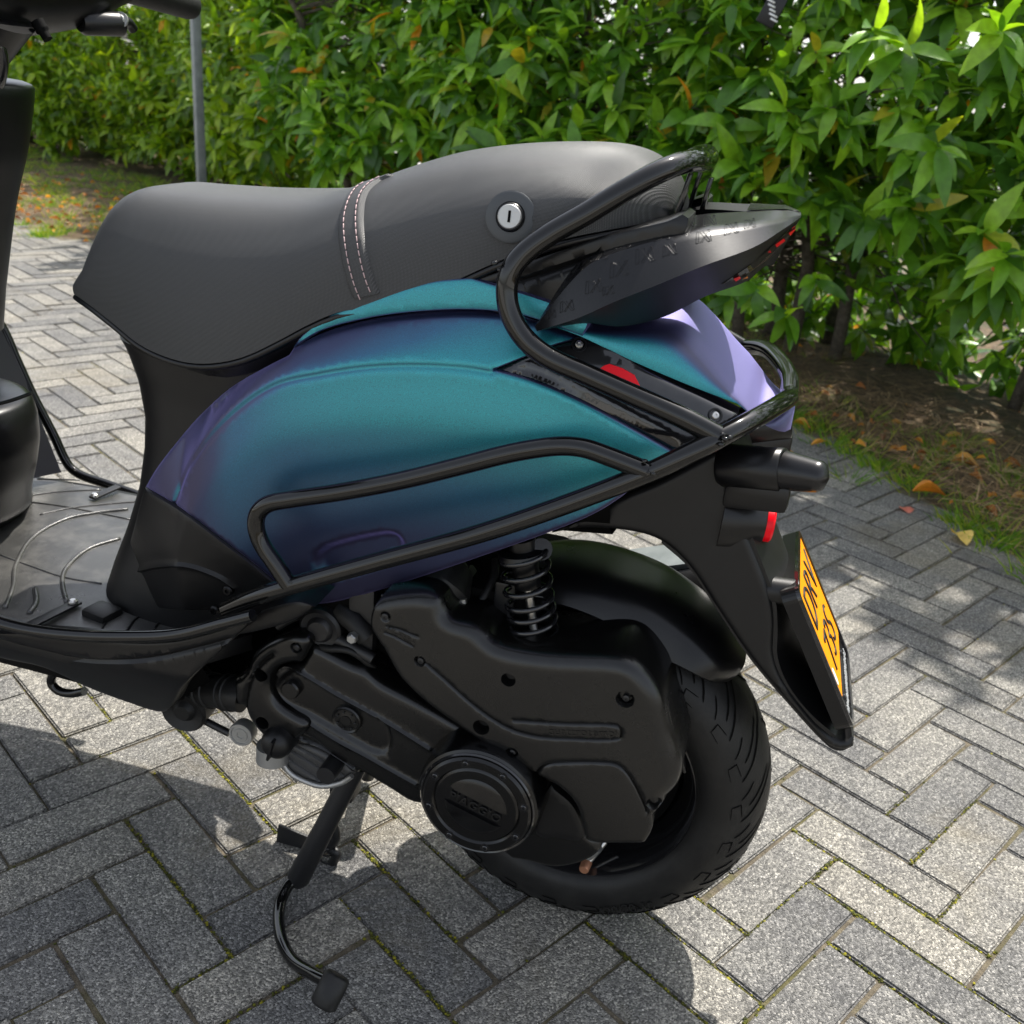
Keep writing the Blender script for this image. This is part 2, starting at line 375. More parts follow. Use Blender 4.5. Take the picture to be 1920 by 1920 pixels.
m_litter = leaf_mat('leaf litter', [(0, (.16, .05, .015)), (.6, (.45, .17, .03)), (1, (.85, .42, .05))], .15, .7)
m_moss = leaf_mat('moss', [(0, (.025, .032, .005)), (.6, (.09, .095, .008)), (1, (.30, .27, .015))], .1, .9)
m_bark = soil_mat('bark', [(.03, .025, .018), (.09, .075, .055), (.16, .14, .11)], 50, None, .8, .006)
m_galv = M('galvanised post', (.2, .21, .21), .5, .4); L(m_galv, ramp(m_galv, noise(m_galv, 20, 4, .6, obj_co(m_galv)), [(.3, (.15, .17, .17)), (.7, (.24, .26, .26))]), BS(m_galv).inputs['Base Color'])
m_plate = M('orange reflective plate', (.80, .27, .002), .6, Specular_IOR_Level=.2); L(m_plate, bump(m_plate, noise(m_plate, 500, 2, .5, obj_co(m_plate)), .3, .0005), BS(m_plate).inputs['Normal'])
m_ink = M('black embossed lettering', (.01, .01, .01), .5)
m_thread = M('pink grey thread', (.50, .36, .36), .7)
m_skyrefl = M('sky reflection white', (.6, .6, .6), .4)  # white that paints reflected sky; unused
# ================================================================== SETTING
TH = .5495; MOD = .0715; CG = np.array([5.6774, -17.4103])
def g2w(G):
    d = (np.asarray(G, float)-CG)*MOD; c, s = math.cos(-TH), math.sin(-TH)
    return np.stack([CAM[0]+d[..., 0]*c-d[..., 1]*s, CAM[1]+d[..., 0]*s+d[..., 1]*c], -1)
VX = [-9, -6, -3.5, -1.0, .28, .77, 1.5, 2.6]; VY = [6.6, 4.75, 3.45, 2.85, 2.28, 1.42, .35, -1.2]
def verge(x): return np.interp(x, VX, VY)
HX = [-9, -5, -3.7, -2.6, -1.5, 0, 1.0, 2.2, 3.2]; HY = [7.2, 5.9, 5.1, 4.0, 3.15, 2.45, 1.95, .9, -.3]
def hedge_y(x): return np.interp(x, HX, HY)
# far ground and bed
me = bpy.data.meshes.new('ground'); me.from_pydata([(-200, -200, -.03), (200, -200, -.03), (200, 200, -.03), (-200, 200, -.03)], [], [(0, 1, 2, 3)])
tag(link('ground', me, m_far), kind='structure')
pvm = empty('pavement'); tag(pvm, kind='structure')
me = bpy.data.meshes.new('sand_bed'); me.from_pydata([(-9, -3.2, -.0042), (4, -3.2, -.0042), (4, 8, -.0042), (-9, 8, -.0042)], [], [(0, 1, 2, 3)])
link('sand_bed', me, m_joint, pvm)
def paver_mesh(seed):
    r = random.Random(seed); bm = bmesh.new(); bmesh.ops.create_cube(bm, size=1)
    for v in bm.verts:
        v.co = Vector((v.co.x*.2092+r.uniform(-.0016, .0016), v.co.y*.0676+r.uniform(-.0013, .0013), v.co.z*.03-.015+(r.uniform(-.0007, .0007) if v.co.z > 0 else 0)))
    bmesh.ops.bevel(bm, geom=[e for e in bm.edges if any(v.co.z > -.015 for v in e.verts)], offset=.0024, segments=2, affect='EDGES')
    me = bpy.data.meshes.new('paver'); bm.to_mesh(me); bm.free(); me.materials.append(m_pav); return me
PM = [paver_mesh(i) for i in range(8)]
bricks = []
for b_ in range(-60, 60):
    for a_ in range(-140, 140):
        for kind, c, ang in (('A', (-1.5, .5), 0), ('B', (.5, 1.5), 1)):
            G = (c[0]+a_+3*b_, c[1]-a_+3*b_); p = g2w(G)
            if -7.5 < p[0] < 2.9 and -1.9 < p[1] < verge(p[0])+.06: bricks.append((p[0], p[1], -TH+(math.pi/2 if ang else 0)))
def frame_score(x, y, z=0.):
    d = np.array([x, y, z])-CAM; k = d@fwd
    if k <= .1: return -1
    q = PX([x, y, z]); inn = -120 < q[0] < 2040 and -60 < q[1] < 2040
    hid = (330 < q[0] < 1330 and 340 < q[1] < 1080)
    return (1/np.linalg.norm(d) if inn and not hid else 0)
bricks.sort(key=lambda b: -frame_score(b[0], b[1]))
VV, FF = [], []
for i, (x, y, a) in enumerate(bricks):
    me = PM[rng.integers(len(PM))]; a += rng.normal(0, .006)+(math.pi if rng.random() < .5 else 0)
    T = Matrix.Translation((x+rng.normal(0, .0010), y+rng.normal(0, .0010), rng.normal(0, .0008))) @ Matrix.Rotation(a, 4, 'Z') @ Matrix.Rotation(rng.normal(0, .006), 4, 'X') @ Matrix.Rotation(rng.normal(0, .003), 4, 'Y')
    if i < 300:
        o = bpy.data.objects.new('paver', me); COL.objects.link(o); o.parent = pvm; o.matrix_world = T
    else:
        b = len(VV); VV += [T @ v.co for v in me.vertices]; FF += [tuple(j+b for j in p.vertices) for p in me.polygons]
tag(mesh('paver_field', VV, FF, m_pav, pvm, False), kind='stuff')
# soil strip under the hedge
NX, NY = 150, 60; V = []
for i in range(NX):
    x = -9+13*i/(NX-1)
    for j in range(NY):
        t = j/(NY-1); y = verge(x)-.02+t*4.2
        h = -.012+.03*min(1, t*6)+.05*min(1, t*3)*(.5+.5*math.sin(x*3.1+t*9)*math.cos(x*1.3+t*5))+rng.normal(0, .004)+.05*math.exp(-((x-.35)/.5)**2-((y-2.7)/.35)**2)
        if j == NY-1: h = -.035
        V.append((x+rng.normal(0, .01), y, h))
tag(mesh('soil', V, grid_faces(NX, NY), m_soil), kind='structure')
def soilz(x, y): return .03+.03*min(1, (y-verge(x))/.6)
def ribbon(p, d, n, L_, w_, k=3, bend=.5):
    """thin tapering blade growing from p along d, bending towards gravity."""
    V = []; d = np.array(d, float); s = np.cross(d, n); s /= np.linalg.norm(s)+1e-9; q = np.array(p, float)
    for i in range(k+1):
        t = i/k; ww = w_*(1-t**1.6)*.5+1e-4; V += [q-s*ww, q+s*ww]; d = d+np.array([0, 0, -bend/k]); d /= np.linalg.norm(d); q = q+d*L_/k
    return V, [(2*i, 2*i+1, 2*i+3, 2*i+2) for i in range(k)]
def scatter(name, n, fn, mat, parent=None):
    V, F = [], []
    for _ in range(n):
        r = fn()
        if r is None: continue
        b = len(V); V += r[0]; F += [tuple(i+b for i in q) for q in r[1]]
    return tag(mesh(name, V, F, mat, parent, False), kind='stuff')
def vis(x, y, z=0, m=150):
    d = np.array([x, y, z])-CAM
    if d@fwd < .2: return False
    q = PX([x, y, z]); return -m < q[0] < 1920+m and -m < q[1] < 1920+m
tufts = []
while len(tufts) < 420:
    x = rng.uniform(-6.5, 1.6); t = abs(rng.normal(0, .13)) if rng.random() < .8 else rng.uniform(0, 1.3); y = verge(x)+t-.05
    if x < -1.6 and rng.random() < .85: y = verge(x)+rng.uniform(-.1, 1.9)
    if vis(x, y): tufts.append((x, y, rng.uniform(.6, 1.3)))
for qx, qy in ((1760, 880), (1740, 860), (1690, 830), (1500, 740), (1620, 800), (1560, 775), (1640, 690), (1590, 900), (1890, 930), (1870, 905), (1450, 690), (1800, 850), (1480, 780), (1400, 660)):
    g = onZ(qx, qy, 0.); tufts.append((g[0], g[1], 1.1))
def f_grass():
    x, y, s = tufts[rng.integers(len(tufts))]; a = rng.uniform(0, 6.28); r = abs(rng.normal(0, .035)); x += r*math.cos(a); y += r*math.sin(a)
    d = (math.cos(a)*rng.uniform(.2, .9), math.sin(a)*rng.uniform(.2, .9), 1.)
    return ribbon((x, y, soilz(x, y)-.03), np.array(d)/np.linalg.norm(d), (math.sin(a), -math.cos(a), .3), rng.uniform(.03, .085)*s, rng.uniform(.002, .004), 3, rng.uniform(.3, 1.2))
scatter('grass', 21000, f_grass, m_grass)
def f_straw():
    x = rng.uniform(-2.5, 2.2) if rng.random() < .8 else rng.uniform(-6, 0); y = verge(x)+.05+abs(rng.normal(.4, .45))
    if not vis(x, y): return None
    a = rng.uniform(0, 6.28); d = np.array([math.cos(a), math.sin(a), rng.uniform(-.05, .35)])
    return ribbon((x, y, soilz(x, y)+rng.uniform(-.01, .03)), d/np.linalg.norm(d), (0, 0, 1), rng.uniform(.03, .16), rng.uniform(.001, .0024), 3, .25)
scatter('dry_grass', 22000, f_straw, m_straw)
# leaf shape: unit length, folded along the midrib, tip drooping
def leaf_mesh(name, mat, wid=.34, droop=.25, fold=.18, rows=6, curl=0.):
    V, F = [], []
    for i in range(rows+1):
        t = i/rows; ww = wid*.5*math.sin(math.pi*min(1, t**.85*.97+.02))**.8+.012*(1-t); z = -droop*t*t+.05*math.sin(math.pi*t)
        V += [(t, -ww, z+fold*ww+curl*ww*ww*4), (t, 0, z), (t, ww, z+fold*ww+curl*ww*ww*4)]
    for i in range(rows):
        for j in (0, 1): a = 3*i+j; F.append((a, a+1, a+4, a+3))
    me = bpy.data.meshes.new(name); me.from_pydata(V, [], F); me.update(); me.polygons.foreach_set('use_smooth', [True]*len(F)); me.materials.append(mat); return me
LM = [leaf_mesh('leaf', m_leaf, .31, .18, .25), leaf_mesh('leaf', m_leaf, .36, .34, .15), leaf_mesh('leaf', m_leaf, .28, .08, .35)]
LMY = [leaf_mesh('leaf', m_leafsun, .40, .18, .25), leaf_mesh('leaf', m_leafsun, .44, .34, .15), leaf_mesh('leaf', m_leafsun, .36, .08, .35)]
LV = [(np.array([v.co for v in m.vertices]), [tuple(p.vertices) for p in m.polygons]) for m in LM]
def orient(p, d, n, s):
    d = np.array(d, float)/np.linalg.norm(d); n = np.array(n, float)-d*(np.array(n)@d); n /= np.linalg.norm(n)+1e-9; y = np.cross(n, d)
    return np.array([[d[0]*s, y[0]*s, n[0]*s, p[0]], [d[1]*s, y[1]*s, n[1]*s, p[1]], [d[2]*s, y[2]*s, n[2]*s, p[2]], [0, 0, 0, 1]])
def sprig(p, ax, size):
    out = []; ax = np.array(ax, float)/np.linalg.norm(ax); _, u, v = frame_of(ax); n = rng.integers(6, 10); ph = rng.uniform(0, 6.28)
    for i in range(n):
        a = ph+i*2.4; op = rng.uniform(.7, 1.35)*(.55+.5*i/n); d = ax*math.cos(op)+(u*math.cos(a)+v*math.sin(a))*math.sin(op); d[2] -= rng.uniform(.05, .45)
        nn = ax*.7+np.array([0, 0, .9])+rng.normal(0, .25, 3); out.append(orient(np.array(p)-ax*.05*(1-i/n)*1.5, d, nn, size*rng.uniform(.75, 1.15)))
    return out
def twig(P0, P1, r0, r1, sag=.0, k=6, n=6):
    t = np.linspace(0, 1, n)[:, None]; P0 = np.array(P0); P1 = np.array(P1); w_ = rng.normal(0, .02, (n, 3))*np.sin(np.pi*t); P = P0+(P1-P0)*t+w_+np.array([0, 0, sag])*np.sin(np.pi*t)
    return tubeVF(P, np.linspace(r0, r1, n), k)
BU = [(-6.9, 1.3, 'farthest evergreen bush, glimpsed at the left edge between handlebar and column'),
      (-4.9, .95, 'far left evergreen bush with small yellow-green leaves, behind the handlebar'),
      (-3.5, .85, 'sunlit yellow-green evergreen bush left of the grey metal post'),
      (-1.9, .85, 'evergreen hedge bush right of the grey post, above the front of the seat'),
      (-.75, .65, 'dense evergreen hedge bush behind the rear hump of the seat'),
      (.25, .60, 'evergreen hedge bush with orange leaves and grey stems behind the scooter tail light'),
      (1.25, .60, 'rightmost evergreen hedge bush with open twiggy gaps, over the brown soil'),
      (2.4, .7, 'evergreen hedge bush growing beyond the right edge of the straw bank')]
def zlow(x): return float(np.interp(x, [-6, -3.6, -2.4, -1, -.3, .3, 1, 2.5], [.14, .18, .48, .60, .55, .55, .58, .4]))
for bi, (bx, bw, lab) in enumerate(BU):
    by = float(hedge_y(bx)); root = empty('laurel_bush', (bx, by+.75, 0)); tag(root, lab, 'bush', 'evergreen hedge bushes along the paving')
    B0 = np.array([bx, by+.75, 0]); leaves = []; tv = []
    nst = 4 if bi != 5 else 5; tops = []
    for k in range(nst):
        base = np.array([bx+rng.uniform(-.45, .45)*bw, by+rng.uniform(.55, 1.05), .0]); top = base+np.array([rng.normal(0, .25), rng.normal(-.15, .2), rng.uniform(1.3, 1.9)])
        V, F = twig(base, top, rng.uniform(.018, .034), .009, 0, 8, 10); tr = mesh('trunk', [np.array(v)-B0 for v in V], F, m_bark, root); tops.append((base, top))
    small = .100 if bi < 2 else (.105 if bi == 2 else .126)
    nfront = int(175*bw/.6*(1.35 if bi < 3 else 1)) if bi < 7 else 120
    for layer, (cnt, d0, d1, zt) in enumerate(((nfront, -.12, .18, 1.55), (nfront, .18, .5, 1.6), (int(nfront*.8), .5, 1.1, 1.7), (int(nfront*(.7 if bi < 3 else 1.4)), -.05, .8, (1.9, 1.9, 2.0, 2.6, 2.9, 3.05, 3.05, 3.05)[bi]), (int(nfront*(1.4 if bi < 3 else 1.1 if bi < 5 else 1.25)), .75, 1.5, .9))):
        for _ in range(cnt):
            x = bx+rng.uniform(-1, 1)*bw; zl = zlow(x)+.10*math.sin(x*7)+(.06 if layer else 0)
            z = rng.uniform(zl, zt) if layer < 3 else (rng.uniform(1.5, zt) if layer == 3 else rng.uniform(.03, zt)); dd = rng.uniform(d0, d1)+(.35*max(0, (.75-z))*(.6 if layer else 1) if layer < 4 else 0)
            y = float(hedge_y(x))+dd+.10*math.sin(x*5+z*4)+.40*max(0, z-.65)*(1-.5*(z > 1.6)); 
            if bi >= 5 and layer == 2 and rng.random() < .15: continue
            out = np.array([rng.normal(.15, .55), -1+rng.normal(0, .45), rng.normal(.35, .45)]); p = np.array([x, y, z])
            if bi in (2, 3):
                q = PX(p)
                if 335 < q[0] < 420 and y < 3.8 and z < 1.5: continue
            leaves += sprig(p, out, small*rng.uniform(.8, 1.25))
            if rng.random() < .55:
                b0, t0 = tops[rng.integers(nst)]; s_ = min(1, max(.25, (z-.15)/t0[2])); q0 = b0+(t0-b0)*s_
                if np.linalg.norm(q0-p) < .9: tv.append(twig(q0-B0, p-B0-0*out, .0045, .0018, .02, 4, 5))
    if bi == 5:
        for qx, qy, yy in ((1420, 545, 2.05), (1475, 600, 2.0), (1370, 560, 2.15), (1400, 470, 2.3), (1530, 530, 2.2)):
            p = onY(qx, qy, yy); leaves += sprig(p, (.1, -1, -.2), .115)
    if bi == 6:
        for qx, qy, yy in ((1890, 480, 1.75), (1870, 520, 1.8), (1850, 440, 1.9), (1640, 60, 1.75), (1700, 90, 1.7), (1880, 60, 1.6), (1760, 280, 1.9)):
            p = onY(qx, qy, yy); leaves += sprig(p, (.0, -1, -.05), .13)
    V, F = joinVF(tv); tag(mesh('twigs', V, F, m_bark, root), kind='stuff')
    Lp = np.array([m[:3, 3] for m in leaves]); sc = np.array([frame_score(*q)*(1 if q[2] < 1.4 else .0) for q in Lp]); hid = []
    order = np.argsort(-sc); V, F = [], []
    for rank, i in enumerate(order):
        k = int(rng.integers(3)); m = leaves[i].copy(); m[:3, 3] -= B0
        if rank < 300 and sc[i] > 0:
            o = bpy.data.objects.new('leaf', (LMY if bi < 3 else LM)[k]); COL.objects.link(o); o.parent = root; o.matrix_local = Matrix(m)
        else:
            b = len(V); vv = LV[k][0]@m[:3, :3].T+m[:3, 3]; V += list(vv); F += [tuple(j+b for j in q) for q in LV[k][1]]
    tag(mesh('foliage', V, F, m_leafsun if bi < 3 else m_leaf, root), kind='stuff')
# steel post in front of the left bushes
pb = onY(378, 345, 3.55)
post = empty('metal_post', (pb[0], 3.55, 0)); post.rotation_euler = (0, 0, R(-38)); tag(post, 'grey square metal post standing in the hedge, left of the seat', 'post')
box('post_shaft', (0, 0, .75), .040, .04, 1.5, m_galv, post, .004); box('base_plate', (0, 0, .045), .13, .13, .012, m_galv, post, .002); box('post_cap', (0, 0, 1.506), .07, .068, .012, m_dark, post, .002)
# hanging tag
tp = onY(1447, 20, 2.0); tg = empty('hanging_tag', tuple(tp)); tag(tg, 'black tag with white marks hanging in the hedge at the top', 'tag')
V, F = boxVF((0, 0, 0), .050, .006, .075, ax=(.9, 0, -.35), az=(.35, 0, .9), bev=.0025); mesh('tag_plate', V, F, m_blk, tg)
for k in range(5):
    V, F = boxVF((.004*k-.006, -.0045, .022-.011*k), .024-.003*(k % 3), .001, .0045, ax=(.9, 0, -.35), az=(.35, 0, .9)); mesh('print_mark', V, F, m_white, tg)
tube('tag_string', [(.012, 0, .035), (.02, .01, .09), (.05, .03, .15)], .0012, m_dark, tg, 5)
# fallen leaves lying on the paving and the verge
FL = [leaf_mesh('fallen_leaf', m_fall, .42, .05, .5, 6, 1.2), leaf_mesh('fallen_leaf', m_fally, .86, .02, .2, 6, .3), leaf_mesh('fallen_leaf', m_pink, .7, .1, .9, 6, -1.), leaf_mesh('fallen_leaf', m_fall, .36, -.25, .7, 6, 1.)]
falls = [(1799, 1008, 1, .055, -1.2, 'broad yellow fallen leaf with an orange base, lying alone on the paving'),
 (1738, 925, 0, .075, .1, 'long bright orange fallen leaf on the paving beside the green grass tuft'),
 (1699, 952, 2, .040, .5, 'crumpled pink fallen leaf on the paving below the long orange leaf'),
 (1533, 835, 3, .042, .4, 'small orange fallen leaf on the paving right of the rear crash bar loop'),
 (1500, 798, 0, .055, -.3, 'dull brown orange fallen leaf at the paving edge nearest the crash bar loop'),
 (1478, 851, 3, .022, .2, 'tiny yellow fallen leaf just above the black turn signal'),
 (1805, 870, 0, .070, -.2, 'curled dark orange fallen leaf at the edge of the grass tuft'),
 (1893, 880, 3, .050, 1.0, 'orange fallen leaf standing in the weeds near the right edge'),
 (1680, 797, 0, .045, .2, 'orange fallen leaf among yellow weeds where the paving meets the soil'),
 (1853, 838, 0, .075, -.3, 'long orange fallen leaf on the verge above the curled dark one'),
 (1785, 824, 3, .055, .1, 'pale orange fallen leaf in the weeds left of the long verge leaf'),
 (1608, 768, 0, .050, .1, 'orange fallen leaf in the weeds farthest left along the soil edge'),
 (1900, 783, 3, .060, .9, 'red-orange fallen leaf on bare brown soil at the right edge'),
 (1676, 845, 3, .040, .6, 'small orange fallen leaf on moss beside the verge grass'),
 (1437, 678, 2, .034, .0, 'pink fallen leaf on the dark soil right of the lavender tail'),
 (1912, 935, 0, .045, .2, 'dark red fallen leaf cut by the right edge of the picture')]
for qx, qy, k, s, a, lab in falls:
    g = onZ(qx, qy, .012); off = .0
    if g[1] > verge(g[0]): off = .02
    g = onZ(qx, qy, .008+off); o = bpy.data.objects.new('fallen_leaf', FL[k]); COL.objects.link(o)
    o.location = (g[0]-s*.5*math.cos(a), g[1]-s*.5*math.sin(a), g[2]); o.rotation_euler = (rng.uniform(-.2, .2), rng.uniform(-.1, .1), a); o.scale = (s*1.15,)*3
    tag(o, lab, 'leaf', 'single leaves fallen on the paving and verge')
ls = [leaf_mesh('tmp', m_litter, .45, .1, .6, 3, 1.)]; lv = (np.array([v.co for v in ls[0].vertices]), [tuple(p.vertices) for p in ls[0].polygons])
def f_lit():
    x = rng.uniform(-5, 2); y = verge(x)+abs(rng.normal(.05, .6))
    if not vis(x, y): return None
    a = rng.uniform(0, 6.28); m = orient((x, y, soilz(x, y)+rng.uniform(-.02, .015)), (math.cos(a), math.sin(a), rng.uniform(-.3, .3)), (rng.normal(0, .4), rng.normal(0, .4), 1), rng.uniform(.018, .05))
    return list(lv[0]@m[:3, :3].T+m[:3, 3]), lv[1]
scatter('leaf_litter', 700, f_lit, m_litter)
# moss and grit in the joints
ico = bmesh.new(); bmesh.ops.create_icosphere(ico, subdivisions=1, radius=1); iv = np.array([v.co[:] for v in ico.verts]); ifc = [tuple(v.index for v in f.verts) for f in ico.faces]; ico.free()
def blob(p, r): return list(iv*rng.uniform(.6, 1.3, (len(iv), 1))*np.array([r, r, r*.6])+np.array(p)), ifc
J = []
for (x, y, a) in bricks:
    if y < 2.0 and x > -3.2 and vis(x, y, 0, 60):
        c, s = math.cos(a), math.sin(a)
        for sd in (-1, 1): J.append((np.array([x-c*.105-s*sd*.0357, y-s*.105+c*sd*.0357]), np.array([x+c*.105-s*sd*.0357, y+s*.105+c*sd*.0357]), 1))
        J.append((np.array([x+c*.107-s*.035, y+s*.107+c*.035]), np.array([x+c*.107+s*.035, y+s*.107-c*.035]), .3))
hot = []
for seg in ((1513, 1650, 1610, 1722), (1575, 1610, 1755, 1722), (1300, 1684, 1345, 1720), (1290, 1845, 1440, 1893), (1215, 1722, 1310, 1805), (1660, 1475, 1755, 1573), (366, 1405, 430, 1490), (270, 1600, 388, 1750), (695, 1620, 745, 1680), (730, 1530, 790, 1595), (690, 1775, 830, 1915), (1700, 1770, 1830, 1880), (350, 1860, 400, 1920), (1250, 1862, 1300, 1910), (1640, 1835, 1700, 1900), (160, 1300, 200, 1340)):
    a_ = onZ(seg[0], seg[1]); b_ = onZ(seg[2], seg[3]); hot.append((a_[:2], b_[:2]))
Jm = []; 
for a_, b_, wgt in J:
    m_ = (a_+b_)/2; near = min(float(segdist(m_[None], h[0][None], h[1][None])[0, 0]) for h in hot)
    Jm.append((a_, b_, (5. if near < .035 else .10)*wgt))
Wt = np.array([j[2] for j in Jm]); Wt /= Wt.sum()
pick = rng.choice(len(Jm), 6000, p=Wt); ptr = [0]
def f_moss():
    a_, b_, _ = Jm[pick[ptr[0] % len(pick)]]; ptr[0] += 1; t = rng.beta(.6, .6) if rng.random() < .6 else rng.random(); q = a_+(b_-a_)*t+rng.normal(0, .0014, 2); r = rng.uniform(.0007, .0024)
    return blob((q[0], q[1], -.0045+rng.uniform(0, .003)), r)
scatter('moss', 6000, f_moss, m_moss)
# ================================================================== SCOOTER
WZ = .2195                                     # wheel axle height (the centre stand carries the bike)
sc = empty('motor_scooter'); tag(sc, 'teal and purple scooter with black seat, crash bars and orange number plate', 'scooter')
# ---- body surface: half width as a function of x (rearwards) and z
l2 = np.array([onY(x, y, -.155)[[0, 2]] for x, y in spl([(325, 955), (360, 862), (425, 783), (510, 722), (600, 700), (690, 687), (780, 684), (870, 690), (925, 697), (1000, 714), (1080, 748), (1180, 800), (1275, 853)], 8)])
l1 = np.array([onY(x, y, -.130)[[0, 2]] for x, y in spl([(400, 770), (480, 690), (545, 652), (600, 625), (680, 603), (760, 591), (870, 585), (960, 592), (1010, 606), (1050, 620), (1090, 635), (1200, 690), (1385, 780)], 8)])
z2f = lambda x: np.interp(x, l2[:, 0], l2[:, 1]); z1f = lambda x: np.maximum(np.interp(x, l1[:, 0], l1[:, 1]), z2f(x)+.012)
def sm(t): t = np.clip(t, 0, 1); return t*t*(3-2*t)
def W_body(x, z):
    x = np.asarray(x, float); z = np.asarray(z, float); a, b = z2f(x), z1f(x); t = (z-a)/(b-a)
    low = .158-.040*np.clip((a-z)/.22, 0, 1.2)**2+.006*sm((a-z)/.06)
    dr = .034*np.clip((b-a)/.040, 0, 1); mid = .158-dr*np.clip(t, 0, 1)**1.25; up = .158-dr+.002-.05*np.clip((z-b)/.12, 0, 1)**2
    lip = np.exp(-((t-1.0)/.18)**2)*.0
    w = np.where(t < 0, low, np.where(t < 1, mid, up))+lip
    f = 1-.40*np.clip((-.36-x)/.16, 0, 1.2)**2
    r = 1-.42*np.clip((x+.05)/.20, 0, 1.1)**2.2
    return -w*f*r
paintgrp = []
side = [(270, 914, 'c'), (290, 880), (335, 822), (372, 780), (430, 728), (500, 687), (538, 668, 'c'), (548, 653, 'c'), (600, 627), (680, 605), (760, 593), (870, 587), (960, 594), (1010, 608), (1050, 622), (1087, 636, 'c'),
        (1040, 648), (985, 670), (925, 694, 'c'), (1000, 716), (1080, 750), (1180, 803), (1275, 856, 'c'), (1235, 880), (1190, 915), (1120, 962), (1030, 1000), (900, 1046), (800, 1080), (700, 1112), (620, 1132), (560, 1138, 'c'), (530, 1108), (480, 1064), (420, 1018), (335, 954)]
skin('side_panel', side, W_body, m_pnt, sc, mirror=True, fil=.004, step=.0045, skirt=.03, angle=60, feats=[
    dict(k='groove', p=[(318, 968), (332, 930), (360, 865), (425, 786), (510, 725), (600, 703), (690, 690), (780, 687), (870, 692), (922, 700)], w=.0030, d=.0028),
    dict(k='pocket', p=[(592, 1056), (600, 1036), (625, 1022), (715, 1002), (742, 1006), (752, 1024), (742, 1042), (640, 1078), (604, 1078)], closed=True, w=.006, d=.010)])
W_up = lambda x, z: W_body(x, z)-.004
skin('upper_panel', [(548, 652, 'c'), (600, 621), (680, 599), (760, 587), (870, 581), (960, 588), (1010, 601), (1050, 615), (1092, 632, 'c'), (1100, 600), (1040, 570), (880, 520, 'c'), (800, 528), (700, 560), (620, 590), (565, 630)], W_up, m_pnt, sc, mirror=True, fil=.003, step=.006, skirt=.02)
# dark gloss side trim with red window
W_tr = lambda x, z: W_body(x, z)+.001
trim = skin('side_trim', [(926, 695, 'c'), (985, 671), (1040, 650), (1092, 634, 'c'), (1150, 655), (1240, 706), (1320, 745), (1386, 779, 'c'), (1360, 806), (1320, 836), (1278, 856, 'c'), (1180, 803), (1080, 750), (1000, 716)], W_tr, m_gloss, sc, mirror=True, fil=.004, step=.005, skirt=.02, angle=60,
     feats=[dict(k='groove', p=[(940, 690), (1010, 706), (1100, 752), (1200, 806), (1262, 840)], w=.006, d=.004)])
tb = bvh_of(trim)
rw = [(1117, 697), (1133, 685), (1143, 682), (1167, 690), (1190, 703), (1200, 723), (1177, 717), (1153, 707), (1140, 712)]
pts = [(onW(*q, W_tr), np.array([0, -1, 0])) for q in rw]
V = [h+n*.0014 for h, n in pts]+[h-n*.002 for h, n in pts]; k = len(pts)
mesh('red_window', V, [(0, 1, 2, 7, 8), (2, 3, 6, 7), (3, 4, 5, 6)]+[(i, (i+1) % k, k+(i+1) % k, k+i) for i in range(k)], m_red, sc, False)
def screw(c, n, r, mat=m_steel, parent=sc, cup=m_blk):
    c = np.array(c, float); n = np.array(n, float)
    lathe('screw_cup', c, n, [(-.002, r*1.9), (.0012, r*1.85), (.0012, r*1.45), (-.001, r*1.2)], cup, parent, 24)
    V, F = latheVF(c, n, [(-.002, r), (.0006, r), (.0016, r*.8), (.0018, r*.35), (.0008, r*.3), (.0008, 0.0001)], 20); mesh('screw', V, F, mat, parent, True, angle=35)
for q in ((1086, 646), (1341, 779)):
    h, n = shoot(tb, *q)
    if h is None: h, n = onY(*q, -.12), np.array([0, -1, 0])
    screw(h, n, .0036)
# ---- rear cowl: loft over x
topc = spl([(1040, 560), (1150, 560), (1250, 562), (1292, 576), (1330, 612), (1380, 675), (1415, 722), (1428, 748)], 8)
topw = np.array([onY(a, b, 0)[[0, 2]] for a, b in topc]); o_ = np.argsort(topw[:, 0]); topw = topw[o_]
xs = np.linspace(-.10, .152, 44); V = []; m_ = 33
for x in xs:
    s = np.clip((x-.02)/.132, 0, 1); zt = float(np.interp(x, topw[:, 0], topw[:, 1]))
    zb = float(z1f(x)) if x < .10 else float(z1f(.10))-(x-.10)*.75
    wb = -float(W_body(x, zb))*.985*math.sqrt(max(1e-4, 1-max(0, (x-.075)/.078)**2.6)) if x > .075 else -float(W_body(x, zb))*.985
    if x > .12: zt = min(zt, zt)
    for j in range(m_):
        a = math.pi*j/(m_-1); c = math.cos(a); s_ = math.sin(a); V.append((x, -wb*math.copysign(abs(c)**.62, c), zb+(zt-zb)*abs(s_)**.70))
F = grid_faces(len(xs), m_); F.append(tuple((len(xs)-1)*m_+j for j in range(m_)))
mesh('rear_cowl', V, F, m_pnt, sc, True, angle=70)
# inner body filling so that no gap shows through
V = []
for x in np.linspace(-.42, .0, 20):
    for j in range(17):
        a = math.pi*2*j/16; V.append((x, .095*math.cos(a)*(1 if x < .02 else .8), .565+(x+.4)*.12+.100*math.sin(a)))
mesh('inner_tray', V, grid_faces(20, 17), m_dark, sc)
